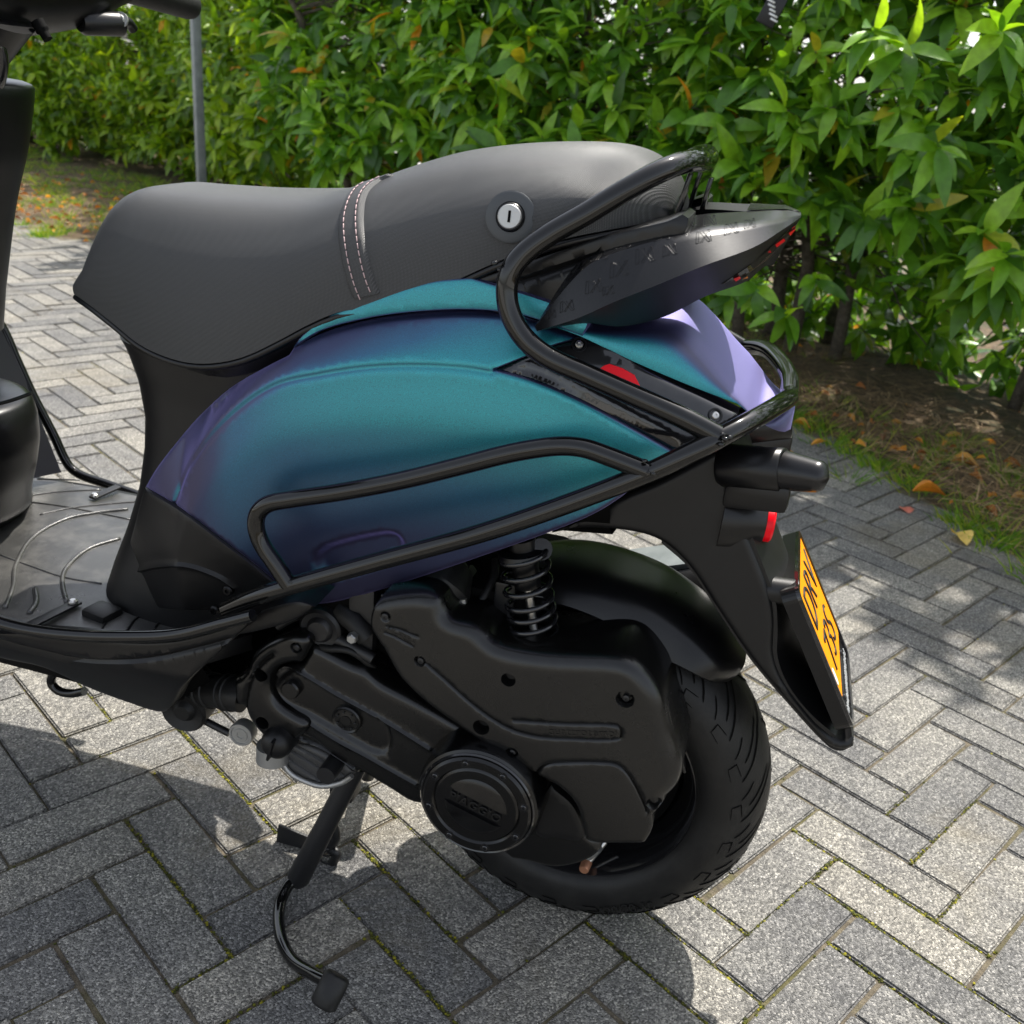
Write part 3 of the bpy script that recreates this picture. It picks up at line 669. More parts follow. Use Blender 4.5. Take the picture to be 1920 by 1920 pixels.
# ---- seat
st_ = [(133, 520), (150, 490), (182, 438), (215, 395), (250, 365), (290, 349), (330, 345), (400, 350), (500, 356), (600, 357), (655, 354), (700, 342), (745, 327), (800, 307), (880, 283), (960, 271), (1060, 266), (1150, 269), (1205, 281), (1245, 303), (1272, 332), (1284, 365), (1284, 395)]
sb_ = [(133, 548), (165, 570), (210, 605), (260, 645), (310, 669), (360, 681), (410, 680), (460, 668), (520, 640), (580, 608), (640, 584), (700, 578), (760, 566), (820, 543), (870, 519), (930, 492), (1000, 465), (1080, 443), (1180, 424), (1284, 403)]
TOP = np.array([onY(a, b, -.072*float(np.clip((360-a)/200, 0, 1))**1.3)[[0, 2]] for a, b in spl(st_, 8)]); TOP = TOP[np.argsort(TOP[:, 0])]
x0s, x1s = TOP[0, 0]+.004, TOP[-1, 0]-.001
def seat_w(x):
    t = (x-x0s)/(x1s-x0s); nose = min(1, t/.36); tail = min(1, (1-t)/.16)
    return (.075+.061*(nose*(2-nose))**.9)*(1-(1-tail)**2.6*.62)-.010*sm((t-.45)/.25)
BOT = []
for a, b in spl(sb_, 8):
    Y = -.12
    for _ in range(14): p_ = onY(a, b, Y); Y = .5*Y-.5*seat_w(np.clip(p_[0], x0s, x1s))
    BOT.append(p_[[0, 2]])
BOT = np.array(BOT); BOT = BOT[np.argsort(BOT[:, 0])]
zt_s = lambda x: float(np.interp(x, TOP[:, 0], TOP[:, 1])); zb_s = lambda x: float(np.interp(x, BOT[:, 0], BOT[:, 1]))
ns, ms = 120, 57; V = []; SX = x0s+(x1s-x0s)*(.5-.5*np.cos(np.linspace(0, math.pi, ns)))
def seat_pt(x, u):
    """u from 0 (near bottom edge) over the crown to 1 (far bottom edge)"""
    w_ = seat_w(x); zb, zt = zb_s(x), zt_s(x); zt = max(zt, zb+.012); a = math.pi*u; c = math.cos(a); s = abs(math.sin(a))
    t = (x-x0s)/(x1s-x0s); e1 = .50+.10*sm((t-.5)/.2); e2 = .84
    return np.array([x, -w_*math.copysign(abs(c)**e1, c)*(1+.03*math.sin(math.pi*min(1, s*1.4))), zb+(zt-zb)*s**e2])
for x in SX:
    for j in range(ms): V.append(seat_pt(x, .5-.5*math.cos(math.pi*j/(ms-1)) if False else j/(ms-1)))
F = grid_faces(ns, ms); F += [tuple(range(ms)), tuple((ns-1)*ms+j for j in range(ms))[::-1]]
seat = mesh('seat', V, F, m_seat, sc, True, angle=75); sbv = bvh_of(seat)
# seat base lip
V1 = [seat_pt(x, 0)+np.array([0, .003, -.004]) for x in SX[2:-1:2]]
tube('seat_piping', V1, .0034, m_blk, seat, 8, mirror=True)
V = []
for x in SX[1:-1:3]: g_ = .004+.016*min(1, max(0, (x-x0s-.05)/.15)); V += [(x, -seat_w(x)*.92, zb_s(x)+.002), (x, -seat_w(x)*.84, zb_s(x)-g_), (x, seat_w(x)*.84, zb_s(x)-g_), (x, seat_w(x)*.92, zb_s(x)+.002)]
mesh('seat_base', V, grid_faces(len(V)//4, 4), m_blk, sc, False)
# strap band (both sides)
Lf = spl([(668, 352), (652, 365), (640, 392), (633, 430), (638, 480), (650, 530), (668, 577)], 8); Rt = spl([(740, 328), (712, 341), (692, 360), (684, 392), (686, 450), (700, 515), (722, 568)], 8)
def shoot_line(b, P, off=.0):
    out = []
    for q in P:
        h, n = shoot(b, *q)
        if h is not None: out.append((h+n*off, n))
    return out
rows = []
for tt in np.linspace(0, .955, 40):
    a = Lf[int(tt*(len(Lf)-1))]; b = Rt[int(tt*(len(Rt)-1))]; row = []
    for k, s in enumerate(np.linspace(0, 1, 9)):
        q = a+(b-a)*s; h, n = shoot(sbv, *q)
        if h is None: row = None; break
        row.append(h+n*(.0030 if 0 < k < 8 else -.0005))
    if row: rows.append(row)
V = [p for r_ in rows for p in r_]; mesh('seat_strap', V, grid_faces(len(rows), 9), m_seat, seat, True, mirror=True, angle=60)
stv = []
for fr in (.28, .72):
    line = [];
    for tt in np.linspace(0.04, .95, 260):
        a = Lf[int(tt*(len(Lf)-1))]; b = Rt[int(tt*(len(Rt)-1))]; a2 = Lf[min(len(Lf)-1, int(tt*(len(Lf)-1))+1)]; b2 = Rt[min(len(Rt)-1, int(tt*(len(Rt)-1))+1)]; f_ = tt*(len(Lf)-1)-int(tt*(len(Lf)-1))
        a = a+(a2-a)*f_; b = b+(b2-b)*f_; h, n = shoot(sbv, *(a+(b-a)*fr))
        if h is not None: line.append(h+n*.0034)
    if len(line) > 5:
        P = resample(np.array(line), .0016, False)
        for i in range(0, len(P)-3, 4): stv.append(tubeVF(P[i:i+4]+np.array([0, 0, 0]), .00055, 5))
V, F = joinVF(stv); mesh('stitching', V, F, m_thread, seat, True)
h, n = shoot(sbv, 958, 407)
if h is None: h, n = onY(958, 407, -.13), np.array([0, -1, 0])
n = np.array([.10, -.97, .16]); n /= np.linalg.norm(n)
lathe('lock_grommet', h, n, [(-.006, .0215), (.0022, .0212), (.0032, .0195), (.0030, .0125), (.0005, .0118)], m_grom, seat, 48)
lk = lathe('lock_barrel', h, n, [(-.002, .0118), (.0055, .0116), (.0065, .0108), (.0065, .0104)], m_blk, seat, 40)
V, F = latheVF(h+n*.003, n, [(0, .0100), (.0055, .0100), (.0063, .0092), (.0063, .0001)], 36); mesh('lock_face', V, F, m_alu, lk, True, angle=35)
box('key_slot', h+n*.0093, .0022, .0012, .0095, m_dark, lk, 0, ax=(1, .1, 0), ay=n, az=np.cross((1, .1, 0), n))
# ---- black frame rail under the rear of the seat
skin('seat_rail', [(873, 528, 'c'), (960, 500), (1100, 452), (1245, 415), (1290, 408), (1260, 470), (1120, 560), (1005, 606), (950, 596), (892, 570, 'c')], -.122, m_blk, sc, mirror=True, fil=.003, step=.008, skirt=.06,
     feats=[dict(k='groove', p=[(900, 548), (1000, 520), (1120, 480)], w=.003, d=.004)])
box('rail_bracket', onY(1150, 470, -.10), .10, .03, .012, m_blk, sc)
# ---- under-seat column (front)
def slices(name, zs, prof, mat, parent, sil=None, caps=True, angle=60, mirrorsym=True):
    """loft over z; prof(z) -> (x_front, x_back, halfwidth, exponent); sil: pixel polyline x(y) that the front edge must touch."""
    V = []; m = 0
    for z in zs:
        xf, xb, hw, ex, Lr = prof(z)
        def ring(xf):
            q = []
            for a in np.linspace(-math.pi/2, math.pi/2, 25): q.append((xf+Lr*(1-abs(math.cos(a))**ex), hw*math.copysign(abs(math.sin(a))**ex, a), z))
            return [(xb, -hw, z)]+q+[(xb, hw, z)]
        if sil is not None:
            lo_, hi_ = xf-.25, xf+.25
            for _ in range(26):
                mid = (lo_+hi_)/2; P = PX(np.array(ring(mid))); g = np.min(P[:, 0]-np.interp(P[:, 1], sil[:, 1], sil[:, 0]))
                if g > 0: hi_ = mid
                else: lo_ = mid
            xf = mid
        r_ = ring(xf); m = len(r_); V += r_
    F = grid_faces(len(zs), m)
    if caps: F += [tuple(range(m))[::-1], tuple((len(zs)-1)*m+j for j in range(m))]
    return mesh(name, V, F, mat, parent, True, angle=angle)
silc = np.array([(205, 600), (212, 612), (238, 655), (260, 715), (272, 780), (271, 840), (262, 910), (240, 985), (215, 1050), (199, 1100), (197, 1125), (200, 1170)], float)
col_ = slices('under_seat_cover', np.linspace(.345, .655, 36), lambda z: (-.55, float(np.interp(z, [.345, .52, .60], [-.40, -.40, -.33])), float(np.interp(z, [.345, .40, .46, .53, .60, .66], [.122, .114, .106, .100, .100, .108])), .62, float(np.interp(z, [.345, .5, .66], [.17, .16, .14]))), m_mat, sc, silc)
cb = bvh_of(col_)
W_fc = lambda x, z: W_body(x, z)-.004
skin('lower_front_cover', [(268, 916, 'c'), (335, 956), (420, 1020), (480, 1066), (530, 1110), (558, 1139, 'c'), (500, 1150), (430, 1146), (330, 1145), (262, 1135), (222, 1112), (232, 1050), (250, 985)], W_fc, m_mat, sc, mirror=True, fil=.004, step=.007, skirt=.03,
     feats=[dict(k='round', p=[(240, 1076), (290, 1062), (350, 1060), (410, 1080), (440, 1100)], w=.006, d=-.004)])
for q in ((429, 1106), (404, 1143)):
    h = onW(*q, W_fc); V, F = latheVF(h, (0, -1, 0), [(-.002, .006), (.003, .0055), (.0045, .004), (.0045, .0022), (.0025, .0018), (.0025, .0001)], 20); mesh('screw', V, F, m_blk, sc, True, angle=35)
# ---- floorboard
ZF = .342
def W_bel(x, z): return -(.198-.10*np.clip((.345-np.asarray(z, float))/.16, 0, 1)**1.35)+0*np.asarray(x)
skin('floor_skirt', [(-160, 1195, 'c'), (0, 1188), (140, 1196), (240, 1206), (330, 1203), (420, 1180), (475, 1160, 'c'), (448, 1188), (420, 1215), (340, 1290), (318, 1328), (300, 1336), (240, 1318), (170, 1292), (80, 1252), (0, 1234), (-160, 1180, 'c')][::1], W_bel, m_blk, sc, mirror=True, fil=.003, step=.008, skirt=.02,
     feats=[dict(k='groove', p=[(-60, 1190), (10, 1205), (90, 1228), (180, 1240), (280, 1236), (380, 1214), (430, 1200)], w=.003, d=.004)])
# floor slab
def hw_floor(x): return float(np.interp(x, [-.98, -.90, -.80, -.55, -.46, -.41, -.38], [.15, .178, .188, .192, .175, .135, .09]))
xsf = np.linspace(-.98, -.38, 40); V = []
for x in xsf:
    h_ = hw_floor(x)
    for y, z in ((-h_, -.022), (-h_-.003, -.012), (-h_, -.002), (-h_+.006, 0), (0, 0), (h_-.006, 0), (h_, -.002), (h_+.003, -.012), (h_, -.022)): V.append((x, y, ZF+z))
mesh('floorboard', V, grid_faces(40, 9), m_mat, sc, True, angle=40)
V = []
for x in np.linspace(-.95, -.42, 30):
    h_ = hw_floor(x)*.62
    for y, z in ((-h_*1.55, -.02), (-h_, -.105), (-h_*.6, -.12), (h_*.6, -.12), (h_, -.105), (h_*1.55, -.02)): V.append((x, y, ZF+z))
mesh('floor_tunnel', V, grid_faces(30, 6), m_dark, sc, True)
# rubber mat with raised ribs
matm = []
for x in np.linspace(-.93, -.44, 30): h_ = hw_floor(x)-.016; matm += [(x, -h_, ZF+.001), (x, -h_+.003, ZF+.0045), (x, h_-.003, ZF+.0045), (x, h_, ZF+.001)]
m_floor = plastic('sheen-tinted rubber mat', (.035, .035, .034), .30, .5, 1100, .0007, dust_sheen=.35, Specular_IOR_Level=.8)  # pale mottling paints the sunlit sheen into the mat's colour
mt = mesh('floor_mat', matm, grid_faces(30, 4), m_floor, sc, True, angle=30)
def rib(P, r=.0016):
    r *= 1.35; P = np.array([onZ(a, b, ZF+.0048) for a, b in spl(P, 8)]); return tubeVF(P, r, 6)
ribs = [rib([(10, 1140), (25, 1100), (30, 1060), (60, 1010), (120, 975), (180, 962), (240, 955)], .0022), rib([(125, 1130), (117, 1090), (125, 1065), (165, 1030), (225, 1010)], .0022), rib([(55, 1150), (68, 1130), (66, 1105)], .0026),
        rib([(0, 1040), (60, 1062), (120, 1082), (190, 1094)], .0010), rib([(75, 965), (130, 953), (200, 945), (260, 940)], .0010), rib([(55, 941), (110, 948), (160, 957), (245, 974)], .0010), rib([(50, 930), (110, 922), (190, 918)], .0010), rib([(70, 898), (150, 900)], .0010), rib([(55, 862), (115, 868)], .0010)]
for V, F in ribs: mesh('mat_rib', V, F, m_floor, mt, True)
ribs = [rib([(185 + 52*i, 1188-4*i), (200+52*i, 1166-3*i), (212+52*i, 1158-3*i)], .0012) for i in range(5)]+[rib([(255, 1155), (300, 1150), (350, 1152)], .0012)]
for V, F in ribs: mesh('step_rib', V, F, m_blk, sc, True)
V, F = boxVF(onZ(192, 1150, ZF+.006), .035, .030, .014, ax=(1, -.2, 0), ay=(.2, 1, 0), bev=.005); mesh('step_pad', V, F, m_mat, sc, True, angle=40)
for (a, b, Y1, Y2) in (((57, 1170), (150, 1130), -1, 0),):
    pa, pb_ = onZ(57, 1172, ZF+.012), onZ(146, 1128, ZF+.008); d_ = pb_-pa
    V, F = boxVF((pa+pb_)/2, np.linalg.norm(d_), .013, .003, ax=d_, ay=np.cross((0, 0, 1), d_), az=(0, 0, 1), bev=.001); tb_ = mesh('bar_strap', V, F, m_cast, sc, True, angle=30)
    V, F = latheVF(onZ(137, 1129, ZF+.011), (0, 0, 1), [(0, .0055), (.002, .005), (.0035, .003), (.0035, .0001)], 16); mesh('bolt', V, F, m_steel, tb_, True, angle=35)
pa, pb_ = onZ(172, 934, ZF+.008), onZ(222, 912, ZF+.012); d_ = pb_-pa
V, F = boxVF((pa+pb_)/2, np.linalg.norm(d_), .013, .003, ax=d_, ay=np.cross((0, 0, 1), d_), az=(0, 0, 1), bev=.001); tb_ = mesh('bar_strap', V, F, m_cast, sc, True, angle=30)
V, F = latheVF(onZ(177, 929, ZF+.010), (0, 0, 1), [(0, .0055), (.002, .005), (.0035, .003), (.0035, .0001)], 16); mesh('bolt', V, F, m_steel, tb_, True, angle=35)
# floor guard rails, near and far
near = [onY(a, b, -.203) for a, b in ((474, 1154), (420, 1168), (330, 1190), (240, 1194), (140, 1191), (60, 1182), (0, 1168))]+[np.array([-.75, -.203, .372]), np.array([-.825, -.203, .388]), np.array([-.868, -.201, .45]), np.array([-.915, -.20, .55]), np.array([-.965, -.19, .66]), np.array([-.99, -.17, .72])]
tube('guard_rail', spl([tuple(q) for q in near], 8), .0065, m_bar, sc, 12)
far = [onY(a, b, .203) for a, b in ((330, 958), (262, 930), (200, 908), (150, 890), (128, 872), (100, 815), (62, 742), (30, 672), (6, 618))]+[np.array([-.985, .19, .66]), np.array([-1.0, .17, .72])]
tube('guard_rail', spl([tuple(q) for q in far], 8), .0068, m_bar, sc, 12)
# ---- crash bars
barA = [(-.30, -.176, .402)]+[tuple(onY(a, b, Y)) for a, b, Y in ((475, 1121, -.182), (540, 1100, -.185), (700, 1055, -.186), (900, 1000, -.187), (1060, 946, -.187), (1220, 884, -.185), (1300, 846, -.180), (1352, 819, -.168), (1410, 788, -.138), (1452, 764, -.09), (1477, 748, -.04), (1480, 741, 0.0))]
barA[0] = tuple(onY(425, 1143, -.175)); P = spl(barA, 10); P2 = P[::-1]*np.array([1, -1, 1]); PA = np.vstack([P, P2[1:]])
RB = .0088
tube('crash_bar', PA, RB, m_bar, sc, 18)
barB = [tuple(onY(a, b, -.186)) for a, b in ((543, 1098), (518, 1060), (490, 1018), (480, 985), (485, 960), (505, 944), (545, 936), (640, 922), (750, 901), (860, 874), (950, 851), (1010, 840), (1055, 836), (1095, 840), (1140, 855), (1215, 884))]
tube('crash_bar', spl(barB, 8), RB*.95, m_bar, sc, 18, mirror=True)
grab = [tuple(onY(a, b, Y)) for a, b, Y in ((1345, 817, -.170), (1280, 783, -.172), (1180, 738, -.172), (1090, 698, -.171), (1030, 671, -.170), (985, 636, -.168), (958, 590, -.166), (950, 545, -.164), (958, 508, -.162), (982, 476, -.158), (1030, 440, -.152), (1100, 400, -.143), (1180, 352, -.130), (1245, 318, -.112), (1285, 304, -.085), (1312, 302, -.045), (1322, 304, 0.))]
P = spl(grab, 10); P2 = P[::-1]*np.array([1, -1, 1]); tube('grab_bar', np.vstack([P, P2[1:]]), .0092, m_bar, sc, 18)
for q, Y in (((543, 1098), -.19), ((1348, 816), -.176), ((1214, 882), -.19), ((940, 512), -.164)):
    c = onY(*q, Y); bl = []
    for i in range(9): bl.append(blob(c+rng.normal(0, .004, 3)*np.array([1, .5, 1]), rng.uniform(.0025, .0045)))
    V, F = joinVF(bl); mesh('weld_bead', V, F, m_bar, sc, True)
for (a, b, c, d, Y) in ((1296, 325, 1268, 408, -.055), (1335, 333, 1312, 408, .0)):
    p0_, p1_ = onY(a, b, Y), onY(c, d, Y+.0); dd = p1_-p0_
    V, F = boxVF((p0_+p1_)/2, .004, .016, np.linalg.norm(dd), az=dd, ay=(0, 1, 0), ax=np.cross((0, 1, 0), dd), bev=.0008); mesh('grab_strut', V, F, m_bar, sc, True, mirror=(Y < 0), angle=30)
# ---- tail light unit
TS = [[(1003, 612, -.150)]*2+[(1006, 621, -.152)]*2, [(1066, 514, -.125), (1069, 530, -.146), (1082, 597, -.160), (1096, 606, -.135)], [(1103, 477, -.115), (1112, 492, -.142), (1150, 567, -.162), (1165, 612, -.118)],
      [(1180, 444, -.098), (1192, 462, -.136), (1228, 536, -.158), (1245, 594, -.095)], [(1272, 409, -.075), (1298, 437, -.122), (1318, 499, -.144), (1322, 556, -.065)], [(1400, 396, -.036), (1405, 424, -.090), (1412, 464, -.108), (1400, 527, -.025)],
      [(1470, 394, -.02), (1468, 415, -.052), (1468, 430, -.062), (1434, 500, -.008)], [(1502, 398, 0.), (1502, 403, -.012), (1502, 407, -.014), (1450, 497, 0.)]]
V = []; nsub = 9; sp = []
A_ = np.array([[onY(*q) for q in s] for s in TS]); rows = [spl([tuple(q) for q in A_[:, k]], nsub) for k in range(4)]; nr = len(rows[0])
prof = []
for i in range(nr):
    T_, R_, L_, B_ = (rows[k][i] for k in range(4)); ring_ = []
    for a, b, n_ in ((T_, R_, 3), (R_, L_, 5), (L_, B_, 4)):
        for s in range(n_): ring_.append(a+(b-a)*s/n_)
    ring_.append(B_); ring_.append(B_+np.array([0, min(.03, -B_[1]*.98), .006])); ring_.append(T_+np.array([0, min(.03, -T_[1]*.98), -.004])); ring_.append(T_); prof.append(ring_)
m_t = len(prof[0]); V = [p for r_ in prof for p in r_]
m_tail = plastic('embossed satin black', (.006, .006, .007), .25, .06, 700, .0003, Specular_IOR_Level=.42)
tail = mesh('tail_light', V, grid_faces(nr, m_t), m_tail, sc, True, mirror=False, angle=38); tlb = bvh_of(tail)
for sgn in (1, -1):
    if sgn < 0: tm = mesh('tail_light', [(v[0], -v[1], v[2]) for v in V], [tuple(reversed(q)) for q in grid_faces(nr, m_t)], m_tail, sc, True, angle=38)
    else: tm = tail
    tm.data.materials.append(m_mat)
    for i_, pl_ in enumerate(tm.data.polygons): pl_.material_index = 1 if i_ % (m_t-1) >= 8 else 0

V = [A_[5][0], A_[6][0], A_[7][0], A_[7][0]*[1, -1, 1], A_[6][0]*[1, -1, 1], A_[5][0]*[1, -1, 1]]; V = [np.array(v)+[0, 0, .001] for v in V]
mesh('tail_cap', V, [tuple(range(6))], m_tail, tail, False)
# smoked lens with red elements on the rear underside
def quad_on(bv, P, off, name, mat, parent, dflt=-.06):
    hs = [shoot(bv, *q) for q in P]; V = [(h+n*off) for h, n in hs if h is not None and abs(h[1]-dflt) < .12]
    c_ = np.mean(V, 0); V2 = [v+(c_-CAM)/np.linalg.norm(c_-CAM)*.003 for v in V]; k = len(V)
    if k < 3: return None
    return mesh(name, V+V2, [tuple(range(k))]+[(i, (i+1) % k, k+(i+1) % k, k+i) for i in range(k)], mat, parent, False)
m_lens = M('smoked lens', (.03, .028, .028), .10, Coat_Weight=.6, Coat_Roughness=.05)
quad_on(tlb, [(1474, 433), (1494, 418), (1470, 452), (1438, 486), (1404, 510), (1352, 532), (1400, 500), (1436, 470)], .0008, 'lens', m_lens, tail, -.03)
for P in ([(1475, 434), (1490, 425), (1492, 431), (1478, 440)], [(1450, 456), (1466, 444), (1469, 449), (1453, 461)], [(1373, 519), (1384, 514), (1387, 518), (1377, 524)], [(1436, 470), (1441, 466), (1442, 471)]):
    quad_on(tlb, P, .0022, 'red_element', m_red, tail, -.035)
quad_on(tlb, [(1390, 520), (1399, 514), (1400, 518)], .0022, 'amber_element', m_orange, tail, -.035)
# embossed monogram pattern: slanted strokes
em = []
GL = [[(0, 0), (.05, 1), (.22, 1), (.2, 0), (0, 0)], [(.28, 1), (.9, 0), (1.1, 0), (.5, 1)], [(.3, 0), (.95, 1)], [(.45, 0), (1.05, 1)], [(.85, 1), (1.0, 1), (1.15, 0)]]
for gx, gy, s in ((1032, 590, 16), (1062, 575, 22), (1112, 538, 26), (1078, 502, 22), (1160, 506, 30), (1208, 480, 30), (1122, 478, 26), (1165, 455, 26), (1240, 440, 26), (1255, 470, 22), (1318, 445, 24), (1370, 430, 22), (1405, 420, 18), (1210, 432, 24), (1290, 418, 22), (1140, 545, 18), (1330, 415, 20)):
    s *= .78
    for st in GL:
        P = np.array([(gx+s*(u*1.35)-s*.7, gy+s*((1-v)*1.15-u*.25)-s*.5) for u, v in st]); P = resample(P, 3., False)
        q = shoot_line(tlb, P, .0002); 
        if len(q) > 2 and np.max(np.linalg.norm(np.diff([a for a, _ in q], axis=0), axis=1)) < .008: em.append(tubeVF([a for a, _ in q], .00024, 4))
if em: V, F = joinVF(em); mesh('embossed_print', V, F, m_tail, tail, True)
# ---- number plate bracket / rear mudguard
WB = lambda x, z: -.070-.0*np.asarray(x)
skin('plate_bracket', [(1180, 925, 'c'), (1240, 900), (1350, 842, 'c'), (1366, 890), (1375, 950), (1400, 1003), (1432, 1080), (1447, 1125), (1452, 1170), (1450, 1225), (1466, 1275), (1505, 1330), (1548, 1376), (1580, 1392), (1603, 1386, 'c'), (1596, 1405), (1575, 1409), (1550, 1398), (1480, 1322), (1410, 1240), (1345, 1145), (1292, 1065), (1240, 1018), (1180, 999), (1090, 993), (1030, 1004, 'c'), (1100, 965)], WB, m_mat, sc, mirror=True, fil=.007, step=.007, skirt=.016)
def sheet(name, P, y0, y1, mat, parent, th=.004, ny=9, crown=0.):
    """sheet spanned across the bike along the side-view path P (x,z)."""
    P = np.asarray(P, float); t = np.gradient(P, axis=0); t /= np.linalg.norm(t, axis=1)[:, None]; nn = np.stack([-t[:, 1], t[:, 0]], 1); V = []; k = len(P)
    for s in (0, th):
        for i in range(k):
            for j in range(ny): u = j/(ny-1); c = crown*(1-(2*u-1)**2); V.append((P[i, 0]+nn[i, 0]*(s+c), y0+(y1-y0)*u, P[i, 1]+nn[i, 1]*(s+c)))
    F = grid_faces(k, ny)+[tuple(reversed(f)) for f in grid_faces(k, ny, base=k*ny)]
    rim_ = [i*ny for i in range(k)]+[(k-1)*ny+j for j in range(1, ny)]+[i*ny+ny-1 for i in range(k-2, -1, -1)]+[j for j in range(ny-2, 0, -1)]
    F += [(rim_[i], rim_[(i+1) % len(rim_)], rim_[(i+1) % len(rim_)]+k*ny, rim_[i]+k*ny) for i in range(len(rim_))]
    return mesh(name, V, F, mat, parent, True, angle=40)
low = np.array([onY(a, b, -.066)[[0, 2]] for a, b in spl([(1600, 1398), (1575, 1408), (1550, 1397), (1480, 1322), (1410, 1240), (1345, 1145), (1292, 1065), (1240, 1018)], 5)])
sheet('mudguard_flap', low, -.066, .066, m_mat, sc, -.004, 9, .004)
upp = np.array([onY(a, b, -.066)[[0, 2]] for a, b in spl([(1352, 842), (1368, 890), (1377, 950), (1400, 1003), (1430, 1080), (1446, 1125), (1450, 1180), (1450, 1232), (1470, 1285), (1512, 1340), (1562, 1384)], 5)])
sheet('mudguard_back', upp, -.066, .066, m_mat, sc, .004, 9, .014)
# plate carrier
pt, pbm = onY(1489, 1108, -.078), onY(1597, 1372, -.078); dv = pbm-pt; dv[1] = 0; Lp_ = np.linalg.norm(dv); dv /= Lp_; nv = np.array([-dv[2], 0, dv[0]]); 
if nv[0] < 0: nv = -nv
ev = np.array([0, 1., 0]); pc = (pt+pbm)/2; pc[1] = 0
def rrect(w_, h_, r_, k=6):
    out = []
    for cx, cy, a0 in ((w_/2-r_, h_/2-r_, 0), (-w_/2+r_, h_/2-r_, 90), (-w_/2+r_, -h_/2+r_, 180), (w_/2-r_, -h_/2+r_, 270)):
        for i in range(k+1): a = R(a0+90*i/k); out.append((cx+r_*math.cos(a), cy+r_*math.sin(a)))
    return np.array(out)
def plateVF(O, z0, z1, c=pc): k = len(O); V = [c+ev*a-dv*b+nv*z for z in (z0, z1) for a, b in O]; return V, [tuple(range(k))[::-1], tuple(range(k, 2*k))]+[(i, (i+1) % k, k+(i+1) % k, k+i) for i in range(k)]
V, F = plateVF(rrect(.156, Lp_, .012), -.014, .0); frm = mesh('plate_frame', V, F, m_blk, sc, False)
O1, O2 = rrect(.156, Lp_, .012), rrect(.146, Lp_-.012, .008); k = len(O1)
V = [pc+ev*a-dv*b+nv*z for O, z in ((O1, 0.), (O1*.997, .0035), (O2, .0035), (O2, .0)) for a, b in O]
mesh('plate_rim', V, [f for r0 in range(3) for f in [(r0*k+i, r0*k+(i+1) % k, (r0+1)*k+(i+1) % k, (r0+1)*k+i) for i in range(k)]], m_gloss, frm, True, angle=35)
pcen = pc-dv*.0125; V, F = plateVF(rrect(.142, Lp_-.040, .004), .0004, .0022, pcen); plt_ = mesh('number_plate', V, F, m_plate, sc, False); plt_['label'] = 'orange number plate reading DRV over 73S'
V, F = plateVF(rrect(.010, .018, .0045), .0023, .0027, pcen-ev*.060+dv*.040); mesh('hologram', V, F, m_white, plt_, False)
def text(s, size, c, ex, ey, nz, mat, parent, ext=.0008, name='lettering', bev=0., spacing=1., align='CENTER', xs=1.0, off=0.):
    cu_ = bpy.data.curves.new(name, 'FONT'); cu_.body = s; cu_.size = size; cu_.extrude = ext; cu_.align_x = align; cu_.align_y = 'CENTER'; cu_.space_character = spacing; cu_.bevel_depth = bev; cu_.offset = off
    o = bpy.data.objects.new(name, cu_); COL.objects.link(o); cu_.materials.append(mat)
    ex, ey, nz = (np.array(q, float)/np.linalg.norm(q) for q in (ex, ey, nz))
    bpy.context.view_layer.update(); me = bpy.data.meshes.new_from_object(o); bpy.data.objects.remove(o); me.name = name
    me.transform(Matrix([[ex[i]*xs, ey[i], nz[i], c[i]] for i in range(3)]+[[0, 0, 0, 1]])); me.materials.clear(); return link(name, me, mat, parent)
text('DRV', .060, pcen-dv*.028+nv*.0024, ev, -dv, nv, m_ink, plt_, .0005, bev=.0006, xs=1.05, off=-.0016)
text('73S', .060, pcen+dv*.030+nv*.0024, ev, -dv, nv, m_ink, plt_, .0005, bev=.0006, xs=1.05, off=-.0016)
sp_ = []
for i in range(26):
    q = pc+dv*(Lp_*.5-.0125)+ev*(-.06+.0048*i)+nv*.0016; w_ = rng.uniform(.004, .0085); V_, F_ = boxVF(q, .0012, w_, .0008, ax=ev+dv*rng.uniform(-.6, .6), ay=dv, az=nv); sp_.append((V_, F_))
V, F = joinVF(sp_); mesh('dealer_print', V, F, m_white, frm, False)
for s in (-.045, .045): V, F = latheVF(pc+dv*(Lp_*.5-.020)+ev*s, nv, [(0, .0035), (.002, .003), (.002, .0001)], 12); mesh('screw', V, F, m_cast, frm, True, angle=30)
tube('plate_spacer', [onY(1410, 1100, -.055), onY(1495, 1112, -.055)], .0135, m_mat, sc, 24)
# ---- rear turn signal and reflector
def ringpath(P, rs, name, mat, parent, k=24, mirror=False): return tube(name, P, rs, mat, parent, k, mirror)
s0, s1, s2, s3 = onY(1352, 872, -.06), onY(1470, 882, -.078), onY(1475, 883, -.079), onY(1553, 897, -.092)
ax_ = (s1-s0)/np.linalg.norm(s1-s0); l01 = np.linalg.norm(s1-s0)
sig = tube('turn_signal', [s0, s0+ax_*.005, s1-ax_*.001, s1], [.018, .0205, .0205, .0195], m_blk, sc, 28, mirror=True)
t_ = np.linspace(0, 1, 12); P = [s1+(s3-s1)*q for q in t_]; rr = [.0185*(1-.28*q)*math.sqrt(max(.02, 1-max(0, (q-.80)/.205)**2)) for q in t_]
tube('signal_lens', P, rr, m_tail, sig, 28); mesh_far = None
box('signal_foot', onY(1418, 925, -.07), .062, .030, .026, m_blk, sc, .006, mirror=True, ax=ax_, az=(0, 0, 1))
r0, r1 = onY(1352, 965, -.045), onY(1434, 980, -.042); axr = (r1-r0)/np.linalg.norm(r1-r0); lr = np.linalg.norm(r1-r0)
refl = tube('reflector_housing', [r0, r0+axr*lr*.3, r1-axr*.001, r1], [.034, .033, .0205, .0195], m_blk, sc, 28, mirror=True)
